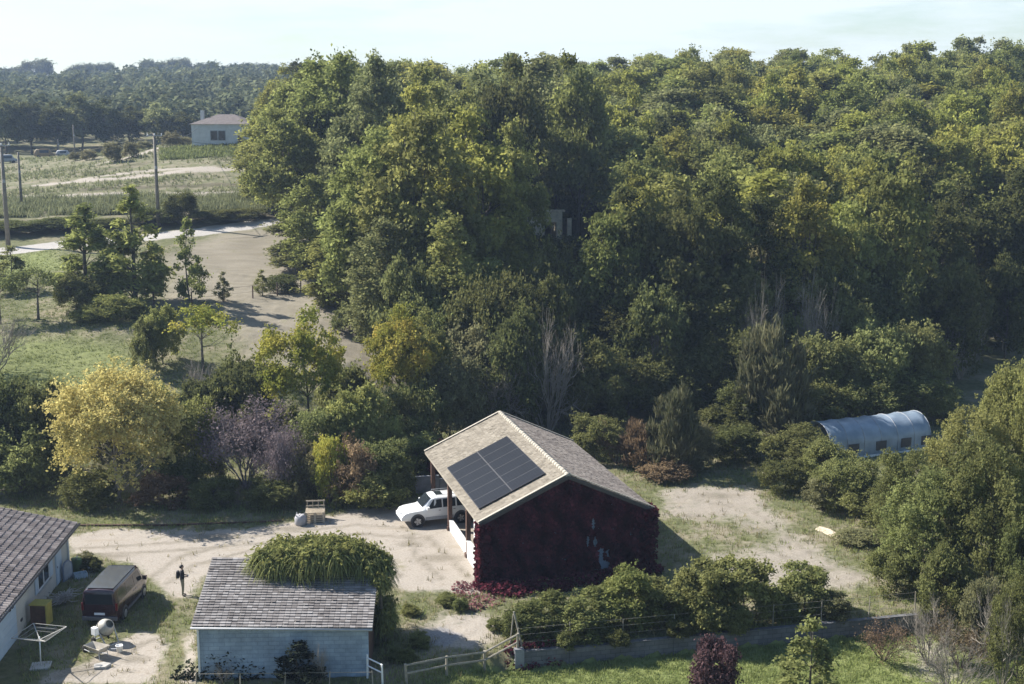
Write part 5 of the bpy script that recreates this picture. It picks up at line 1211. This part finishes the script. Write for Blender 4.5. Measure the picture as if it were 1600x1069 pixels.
mb.build('stand', 'metal_grey', t)
mb = MB(); mb.box(-.16, .16, -.72, -.5, .62, 1.0); mb.build('motor_box', 'plastic_white', t, bevel=.02)
for s in (-1, 1):
    mb = MB(); mb.lathe([(.05, -.03), (.16, -.04), (.16, .04), (.05, .03)], 14, 0, lambda x, y, z: (-.45 + x, s * .40 + z, .16 + y)); mb.build('wheel', 'rubber', t, True)
t = thing('wheelbarrow', 'tipped pale wheelbarrow tray beside the cement mixer', 'wheelbarrow', gp(153, 1026), R(150))
mb = MB(); q0 = [(-.32, -.22), (.40, -.14), (.40, .14), (-.32, .22)]; q1 = [(-.48, -.36), (.62, -.28), (.62, .28), (-.48, .36)]
mb.add([(x, y, .26) for x, y in q0] + [(x, y, .56) for x, y in q1], [(0, 1, 2, 3), (0, 4, 5, 1), (1, 5, 6, 2), (2, 6, 7, 3), (3, 7, 4, 0)]); tr_ = mb.build('tray', plain('barrow_paint', (.44, .40, .34), .6, var=.3), t); tr_.modifiers.new('solid', 'SOLIDIFY').thickness = .015
mb = MB()
for s in (-1, 1): mb.tube([(.85, s * .06, .2), (.3, s * .2, .25), (-1.0, s * .3, .5)], .02, 6); mb.tube([(-.35, s * .25, .34), (-.42, s * .27, 0)], .02, 6)
mb.build('frame', 'metal_grey', t)
mb = MB(); mb.lathe([(.06, -.03), (.19, -.045), (.2, 0), (.19, .045), (.06, .03)], 16, 0, lambda x, y, z: (.85 + x, z, .2 + y)); mb.build('wheel', 'rubber', t, True)
t = thing('bucket', 'white bucket on the dirt right of the wheelbarrow', 'bucket', gp(187, 1019), 0)
mb = MB(); mb.lathe([(.13, 0), (.18, .34), (.19, .35), (.16, .35), (.12, .05)], 14); mb.build('pail', 'plastic_white', t, True)
mb = MB(); mb.tube([(.18 * math.cos(a), .02, .34 + .16 * math.sin(a)) for a in np.linspace(0, math.pi, 7)], .008, 5); mb.build('handle', 'metal_grey', t)
t = thing('broken_slab', 'flat white slab of rubble in front of the wheelbarrow', 'rubble', gp(160, 1042), .4)
mb = MB(); mb.slab([(-.4, -.2, .0), (.1, -.32, .0), (.42, .0, .0), (.1, .3, .0), (-.35, .22, .0)], (0, 0, .12)); mb.build('slab', 'concrete_pale', t, bevel=.02)

# ------------------------------------------------------------------ pallets and bag at the yard edge
t = thing('pallet_crate', 'stack of pale wooden pallets against the hedge', 'pallets', gp(493, 814), R(6))
for k in range(5):
    mb = MB(); z0 = k * .145
    for i in range(5): mb.box(-.6, .6, -.5 + i * .22, -.38 + i * .22, z0 + .115, z0 + .138)
    for y in (-.5, -.06, .38): mb.box(-.6, .6, y, y + .12, z0 + .09, z0 + .114)
    for x in (-.6, -.06, .48):
        for y in (-.5, -.06, .38): mb.box(x, x + .12, y, y + .12, z0, z0 + .089)
    mb.build('pallet', 'wood_pale', t)
mb = MB()
for x in (-.55, -.2, .15, .5): mb.box(x, x + .05, .56, .60, 0, 1.2)
for z in (.1, .45, .8, 1.12): mb.box(-.6, .6, .52, .555, z, z + .08)
mb.build('leaning_pallet', 'wood_pale', t)
t = thing('bulk_bag', 'slumped pale bulk bag left of the pallets', 'bag', gp(469, 820), .1)
mb = MB(); pr = [(.28, 0), (.35, .05), (.38, .30), (.36, .50), (.28, .62), (.18, .66), (.05, .60)]
mb.lathe(pr, 14, 0, lambda x, y, z: (x * (1 + .12 * math.sin(3 * math.atan2(y, x) + z * 4)), y * (1 + .10 * math.cos(4 * math.atan2(y, x))), z + .05 * math.sin(5 * math.atan2(y, x)) * (z > .5))); mb.build('sack', plain('bag_white', (.36, .35, .36), .85, var=.15), t, True)
mb = MB()
for a in (.5, 2.2, 3.8, 5.4): mb.tube([(.28 * math.cos(a), .28 * math.sin(a), .58), (.34 * math.cos(a), .34 * math.sin(a), .74), (.24 * math.cos(a + .4), .24 * math.sin(a + .4), .60)], .02, 5)
mb.build('strap', 'bag_white', t)
kb = MB(); pts = [gp(*q) for q in ((110, 822), (250, 822), (370, 818), (440, 815))]
t = thing('low_rail', 'low dark timber rail along the grass edge of the yard', 'rail', pts[0], 0)
for i in range(3):
    a_, b_ = Vector(pts[i]) - Vector(pts[0]), Vector(pts[i + 1]) - Vector(pts[0]); mb = MB(); mb.bar(a_ + Vector((0, 0, .05)), b_ + Vector((0, 0, .05)), .12, .12); mb.build('timber', 'wood_brown', t)
t = thing('stone_slab', 'upright grey slab wall at the yard end behind the white car', 'wall', (*G(655, 84)[:2], 0), R(12))
mb = MB(); mb.box(-1.5, 1.4, 0, .18, -.2, 1.15); mb.box(1.42, 2.2, .02, .2, -.2, .9); mb.build('slab', 'concrete', t, bevel=.03)
t = thing('plank', 'white weathered plank lying at the right edge of the gravel', 'plank', gp(1296, 836), R(-62))
mb = MB(); mb.slab([(-1.15, -.16, .02), (1.1, -.2, .02), (1.15, .14, .10), (-.2, .18, .24), (-1.1, .16, .16)], (0, .03, .06)); mb.build('board', 'wood_pale', t, bevel=.02)
# red machine seat and stacked things by the shed side
t = thing('garden_cart', 'old red garden cart with white frame beside the shed', 'cart', gp(602, 985), R(80))
mb = MB(); mb.box(-.5, .5, -.32, .32, .34, .52); mb.build('tray', plain('cart_red', (.16, .03, .04), .6, var=.3), t, bevel=.03)
mb = MB(); mb.tube([(.5, -.3, .4), (.8, -.3, .95), (.8, .3, .95), (.5, .3, .4)], .025, 6); mb.bar((-.5, -.36, .32), (.5, -.36, .32), .05); mb.bar((-.5, .36, .32), (.5, .36, .32), .05); mb.build('frame', 'metal_white', t)
for x in (-.35, .35):
    for s in (-1, 1):
        mb = MB(); mb.lathe([(.05, -.04), (.17, -.05), (.18, 0), (.17, .05), (.05, .04)], 14, 0, lambda a, b_, c: (x + a, s * .40 + c, .18 + b_)); mb.build('wheel', 'rubber', t, True)
mb = MB(); mb.box(-.3, .2, -.22, .22, .525, .8); mb.build('load', 'metal_grey', t, bevel=.05)

# ------------------------------------------------------------------ fences
def fence(name, label, pts, hgt, rails, every, mat, rail_r, pr=.05, brace=False, group=None, skew=0):
    pts = [np.array(p) for p in pts]; o = pts[0]; t = thing(name, label, 'fence', o, 0, group)
    for i in range(len(pts) - 1):
        ln = np.linalg.norm((pts[i + 1] - pts[i])[:2]); k = max(1, int(round(ln / every)))
        for j in range(k + (1 if i == len(pts) - 2 else 0)):
            p = pts[i] + (pts[i + 1] - pts[i]) * j / k; z = hz(p[0], p[1]); mb = MB(); q = p - o
            mb.tube([(q[0], q[1], z - o[2] - .25), (q[0] + rng.normal() * .03, q[1] + rng.normal() * .02, z - o[2] + hgt * rng.uniform(.96, 1.06))], [pr, pr * .9], 7); mb.build('post', mat, t)
    for f in rails:
        mb = MB(); line = []
        for i in range(len(pts) - 1):
            ln = np.linalg.norm((pts[i + 1] - pts[i])[:2]); k = max(1, int(round(ln / every)))
            for j in range(k + (1 if i == len(pts) - 2 else 0)):
                p = pts[i] + (pts[i + 1] - pts[i]) * j / k; q = p - o; line.append((q[0], q[1] - pr, hz(p[0], p[1]) - o[2] + hgt * f))
        mb.tube(line, rail_r, 6); mb.build('rail' if rail_r > .02 else 'wire', mat, t)
    return t
def on(px, py): q = hit(px, py); return (q[0], q[1], q[2])
fence('rail_fence', 'weathered wooden rail fence between shed and retaining wall', [on(636, 1069), on(757, 1046), on(808, 1030)], 1.0, (.55, .95), 2.0, 'wood_grey', .05, .07)
fence('shed_rail', 'short white rail at the right front corner of the shed', [on(574, 1060), on(598, 1072)], 1.1, (.6, .95), 1.2, 'metal_white', .035, .05)
fence('wire_fence', 'thin wire fence along the top of the retaining wall', [(WALL_A[0] + .1, WALL_A[1] + .4, 0), (WALL_B[0], WALL_B[1] + .4, 0)], 1.15, (.35, .7, .98), 2.8, 'wood_grey', .008, .028)
fence('wire_fence', 'low wire fence with thin pale posts before the shed front wall', [(-14.3, 54.1, 0), (-6.3, 54.3, 0)], .8, (.95,), 1.9, 'wood_grey', .012, .03)
fence('post_fence', 'old field fence of dark wooden posts below the pines', [tuple(G(60, 118)), tuple(G(180, 119.5)), tuple(G(300, 121.5)), tuple(G(395, 126)), tuple(G(470, 131))], 1.3, (.5, .95), 3.2, 'wood_brown', .012, .07)
fence('post_fence', 'row of pale posts at the back of the grass clearing', [tuple(G(1462, 123)), tuple(G(1600, 127))], 1.5, (.9,), 2.6, 'wood_grey', .012, .06)
bx = np.array(on(806, 1030)); t = thing('fence_brace', 'slanting pole propped at the left end of the retaining wall', 'pole', bx, 0)
mb = MB(); mb.tube([(.35, .1, 0), (-.1, .5, 1.9)], .05, 7); mb.tube([(-.3, .3, 0), (-.12, .5, 1.75)], .035, 6); mb.build('pole', 'wood_grey', t)

# ------------------------------------------------------------------ utility poles and lines
def upole(label, px, Y, top, rr, arms):
    g = G(px, Y); H = at_y(px, top, Y)[2] - g[2]; t = thing('utility_pole', label, 'utility pole', g, R(25), 'utility poles along the road')
    mb = MB(); mb.tube([(0, 0, -.4), (0, 0, H * .5), (0, 0, H)], [rr * 1.3, rr * 1.1, rr * .8], 10); mb.build('pole', 'pole_wood', t, True)
    if arms:
        mb = MB(); mb.bar((-.95, -rr, H - .25), (.95, -rr, H - .25), .12, .12); ar = mb.build('cross_arm', 'metal_grey', t)
        for x in (-.85, 0, .85):
            mb = MB(); mb.lathe([(.03, H - .19), (.07, H - .15), (.04, H - .08), (.07, H - .02), (.03, H + .06)], 8, 0, lambda a, b_, c: (x + a, -rr + b_, c)); mb.build('insulator', 'plastic_white', ar)
    mb = MB(); mb.box(-.15, .15, -rr * 1.3 - .12, -rr * 1.05, H * .62, H * .62 + .35); mb.build('junction_box', 'metal_grey', t)
    return t, g, H
up = [upole('tall concrete grey utility pole at the left edge by the road', 13, 152, 224, .22, True), upole('utility pole standing behind the tall one at the left edge', 34, 176, 238, .16, False), upole('utility pole with cross arm at the road bend', 248, 160, 209, .20, True)]
def cable(label, a, b_, sag):
    a, b_ = np.array(a), np.array(b_); mb = MB(); mb.tube([tuple((a + (b_ - a) * t - np.array([0, 0, sag * 4 * t * (1 - t)])) - a) for t in np.linspace(0, 1, 14)], .03, 4)
    o = mb.build('power_line', 'metal_dark'); o.location = a; tag(o, label, 'cable', 'power lines of the utility poles')
tp = lambda u: u[1] + np.array([0, 0, u[2] - .1])
cable('sagging line from the left edge pole to the road bend pole', tp(up[0]), tp(up[2]), 1.2)
cable('line running from the left edge pole out of the picture', tp(up[0]), tp(up[0]) + np.array([-40, -4, 1]), 1.0)
cable('line from the second left pole out of the picture', tp(up[1]), tp(up[1]) + np.array([-40, 8, 0]), .8)
cable('line from the road bend pole into the tall wood', tp(up[2]), np.append(G(470, 172)[:2], tp(up[2])[2] - 1.0), 1.0)
cable('line from the road bend pole up to the far house', tp(up[2]), np.array([fh0[0] + 1, fh0[1], fh0[2] + 3.4]), 1.0)
for px, Y, top, lab in ((117, 286, 195, 'thin far utility pole against the dark hill foot, left one'), (92, 290, 218, 'short far utility pole by the parked vehicles')):
    upole(lab, px, Y, top, .14, False)
# distant parked vehicles
far_st = [(-2.1, .35, .95, 1.3, .82, .7), (-1.6, .3, .95, 1.9, .88, .75), (1.0, .3, .95, 1.9, .88, .74), (1.5, .3, .9, 1.1, .86, .72), (2.2, .35, .75, .85, .76, .66)]
def far_car(label, px, py, Y, paint, rz, k):
    g = at_y(px, py, Y); g[2] = hz(g[0], Y); B = Body(far_st); mb = MB(); B.mesh_into(mb, [-2.1, -1.6, -.4, 1.0, 1.25, 1.5, 2.2]); t = thing('parked_vehicle', label, 'van', g, rz, 'vehicles parked by the far lot'); t.scale = (k, k, k)
    mb.build('body', paint, t, True)
    for sg in (-1, 1):
        m2 = MB(); B.side_pane(m2, -.9, 1.0, .15, .85, sg); m2.build('side_window', 'pane', t)
        for x in (-1.2, 1.3):
            m2 = MB(); m2.lathe([(.1, -.1), (.32, -.1), (.32, .1), (.1, .1)], 12, 0, lambda a, b_, c: (x + a, sg * .8 + c, .32 + b_)); m2.build('wheel', 'rubber', t)
far_car('mustard yellow work vehicle parked on the far lot', 70, 248, 268, plain('paint_mustard', (.22, .15, .07), .5), .2, .95)
far_car('grey van at the left of the far lot', 12, 268, 246, 'metal_grey', .5, .85)
far_car('small grey van right of the mustard vehicle', 100, 250, 270, 'metal_grey', .1, .7)

# ------------------------------------------------------------------ low plants and grass
def vine_patch(name, label, cells, mat, n, hgt, sz=(.08, .18)):
    pts = []
    for px, py, rx, ry in cells: c = hit(px, py); pts.append((c, rx, ry))
    Vs, Ts = [], []
    for c, rx, ry in pts:
        k = int(n * rx * ry); a = rng.uniform(0, 6.28, k); r = np.sqrt(rng.uniform(0, 1, k)); x = c[0] + np.cos(a) * r * rx; y = c[1] + np.sin(a) * r * ry
        z = height(x, y) + rng.uniform(.02, 1, k) ** 2 * hgt * (1 - r * .7); Vs.append(leaf_quads(np.c_[x, y, z], rng.normal(size=(k, 3)) * .6 + np.array([0, 0, .8]), rng.uniform(*sz, k), 1.3)); Ts.append(np.c_[rng.uniform(.7, 1.3, k), rng.uniform(0, 1, k)])
    V = np.concatenate(Vs); o0 = V.reshape(-1, 3).mean(0); o0[2] = 0; o = link(name, quads_mesh(name, V - o0, mat, np.concatenate(Ts))); o.location = o0; tag(o, label, 'creeper'); return o
vine_patch('ground_creeper', 'pinkish red creeper spreading on the ground at the barn corner', [(735, 925, .9, 1.0), (760, 940, 1.0, .9), (722, 918, .6, .8), (745, 950, .5, .6)], 'vine_pink', 210, .3)
vine_patch('ground_creeper', 'dark red creeper mat at the foot of the barn gable wall', [(770, 915, 1.1, 1.2), (800, 925, 1.4, .9), (850, 920, 1.6, .8), (900, 912, 1.6, .7), (960, 902, 1.5, .7), (1010, 892, 1.0, .9)], 'vine_red', 600, .75, (.1, .22))
vine_patch('wall_creeper', 'dark red creeper over the left end of the retaining wall', [(815, 1030, .9, .4), (850, 1024, 1.1, .3)], 'vine_red', 800, .8)
vine_patch('wall_ivy', 'dark ivy growing up before the shed front wall', [(470, 1058, 1.2, .5), (460, 1056, .7, .4), (340, 1060, 2.2, .25)], 'ivy_dark', 1500, 1.7)
pl('shed_shrub', 'dark pointed shrub against the shed front wall', 'shrub', 468, 54.75, 1003, 44, 'young', None, {'crown': 'ivy_dark'}, i=0)
pl('shed_shrub', 'thin bare sprig against the left of the shed front wall', 'shrub', 350, 54.7, 1032, 18, 'bare', None, i=1)
pl('shed_shrub', 'bare forked sprig right of the dark pointed shrub', 'shrub', 500, 54.7, 995, 16, 'bare', None, i=0)
for k, (px, py, r) in enumerate([(640, 960, .5), (700, 945, .6), (655, 1010, .5), (630, 1030, .6), (775, 985, .5), (720, 955, .4)]):
    g = on(px, py); plant('weed_clump', f"{_ord[k]} low green weed clump on the ground between shed and barn", 'plant', g, 'hedge', .45 + .1 * (k % 3), r, 'weed clumps between shed and barn', {'crown': 'shrub_leaf'})

def grass_stuff(name, label, n, px0, px1, Y0, Y1, mat, hgt, where=None, w=.018, pick=None):
    Y = rng.uniform(Y0, Y1, n); px = rng.uniform(px0, px1, n); x = (px - 800) / F * Y
    j = np.clip(np.searchsorted(GX, x), 1, nx - 1); i = np.clip(np.searchsorted(GY, Y), 1, ny - 1); mk = where[i, j] if where is not None else np.ones(n)
    ok = rng.uniform(0, 1, n) < mk; x, Y = x[ok], Y[ok]
    z = height(x, Y); k = 5; X = np.repeat(x, k) + rng.normal(size=len(x) * k) * .09; y = np.repeat(Y, k) + rng.normal(size=len(x) * k) * .09; z = np.repeat(z, k)
    a = rng.uniform(0, 6.28, len(X)); ln = hgt * rng.uniform(.4, 1.2, len(X)) * np.repeat(rng.uniform(.6, 1.3, len(x)), k); d = np.c_[np.cos(a), np.sin(a), np.zeros(len(X))]; s = np.c_[-np.sin(a), np.cos(a), np.zeros(len(X))] * w
    p0 = np.c_[X, y, z - .02]; p1 = p0 + d * (ln * .5)[:, None] + np.array([0, 0, 1]) * ln[:, None]
    V = np.stack([p0 - s, p0 + s, p1 + s * .25, p1 - s * .25], 1)
    o = link(name, quads_mesh(name, V, mat, np.c_[np.repeat(rng.uniform(.75, 1.25, len(x)), k), np.clip(np.repeat(rng.uniform(0, 1, len(x)), k) + rng.normal(size=len(X)) * .2, 0, 1)])); tag(o, label, 'grass', kind='stuff')
nogr = 1 - np.clip(np.maximum.reduce([gravel * 1.4, road, tracks, heap]), 0, 1)
inb = np.zeros_like(nogr)
u_ = (XX - BC[0]) * ba[0] + (YY - BC[1]) * ba[1]; v_ = (XX - BC[0]) * bb_[0] + (YY - BC[1]) * bb_[1]; inb = ((abs(u_) < 4.7) & (v_ > .2) & (v_ < 14.9)) | ((XX > -14.6) & (XX < -6.4) & (YY > 55) & (YY < 60.4)) | (XX < -25.0 + (69.3 - YY) * .0) * (YY < 70)
nogr = nogr * (1 - inb)
grass_stuff('grass', 'green lawn grass below the retaining wall', 26000, 560, 1640, 50.5, 62, 'grass_blade', .16, nogr * lush)
grass_stuff('rough_grass', 'rough dull grass around the yard', 34000, -20, 1500, 52, 104, 'grass_blade', .20, nogr * (1 - lush))
grass_stuff('dry_grass', 'dry straw-coloured grass tufts around the gravel', 9000, -20, 1500, 52, 100, 'blade_dry', .24, np.clip(nogr + .12, 0, 1) * (1 - lush) * (1 - inb), .02)
grass_stuff('field_grass', 'tall grass on the bank above the road', 20000, -40, 420, 167, 183, 'bank_grass', .8, np.clip(.5 + .5 * np.sin(XX * .35 + 2 * np.sin(YY * .6)) + .25 * rng.uniform(-1, 1, XX.shape), .1, 1), .05)
grass_stuff('slope_grass', 'grass on the garden slope', 26000, -60, 620, 92, 150, 'grass_blade', .12, nogr * (1 - np.clip(dry * 1.6, 0, 1)), .03)

grass_stuff('crop_plants', 'green field crop in front of the far white house', 5000, 255, 520, 218, 236, 'shrub_leaf', .5, np.clip(crop * 1.2, 0, 1), .09)
grass_stuff('far_rough_grass', 'rough grass on the far slope between the dirt tracks', 16000, -60, 480, 186, 262, 'bank_grass', .45, (1 - np.clip(tracks * 1.5, 0, 1)) * (1 - crop) * np.clip(.35 + .5 * np.sin(XX * .16 + 2 * np.sin(YY * .21)), .05, 1), .06)

# ------------------------------------------------------------------ air
m = bpy.data.materials.new('haze'); m.use_nodes = True; N, L = m.node_tree.nodes, m.node_tree.links
for n in list(N): N.remove(n)
ou = N.new('ShaderNodeOutputMaterial'); pv = N.new('ShaderNodeVolumePrincipled'); pv.inputs['Color'].default_value = (.50, .66, .95, 1); pv.inputs['Density'].default_value = 0.00025; pv.inputs['Anisotropy'].default_value = .2
L.new(pv.outputs[0], ou.inputs['Volume'])
mb = MB(); mb.box(-950, 950, -60, 1350, -6, 75); o = mb.build('haze', m); o['kind'] = 'stuff'; tag(o, 'thin bluish haze over the valley', 'haze')
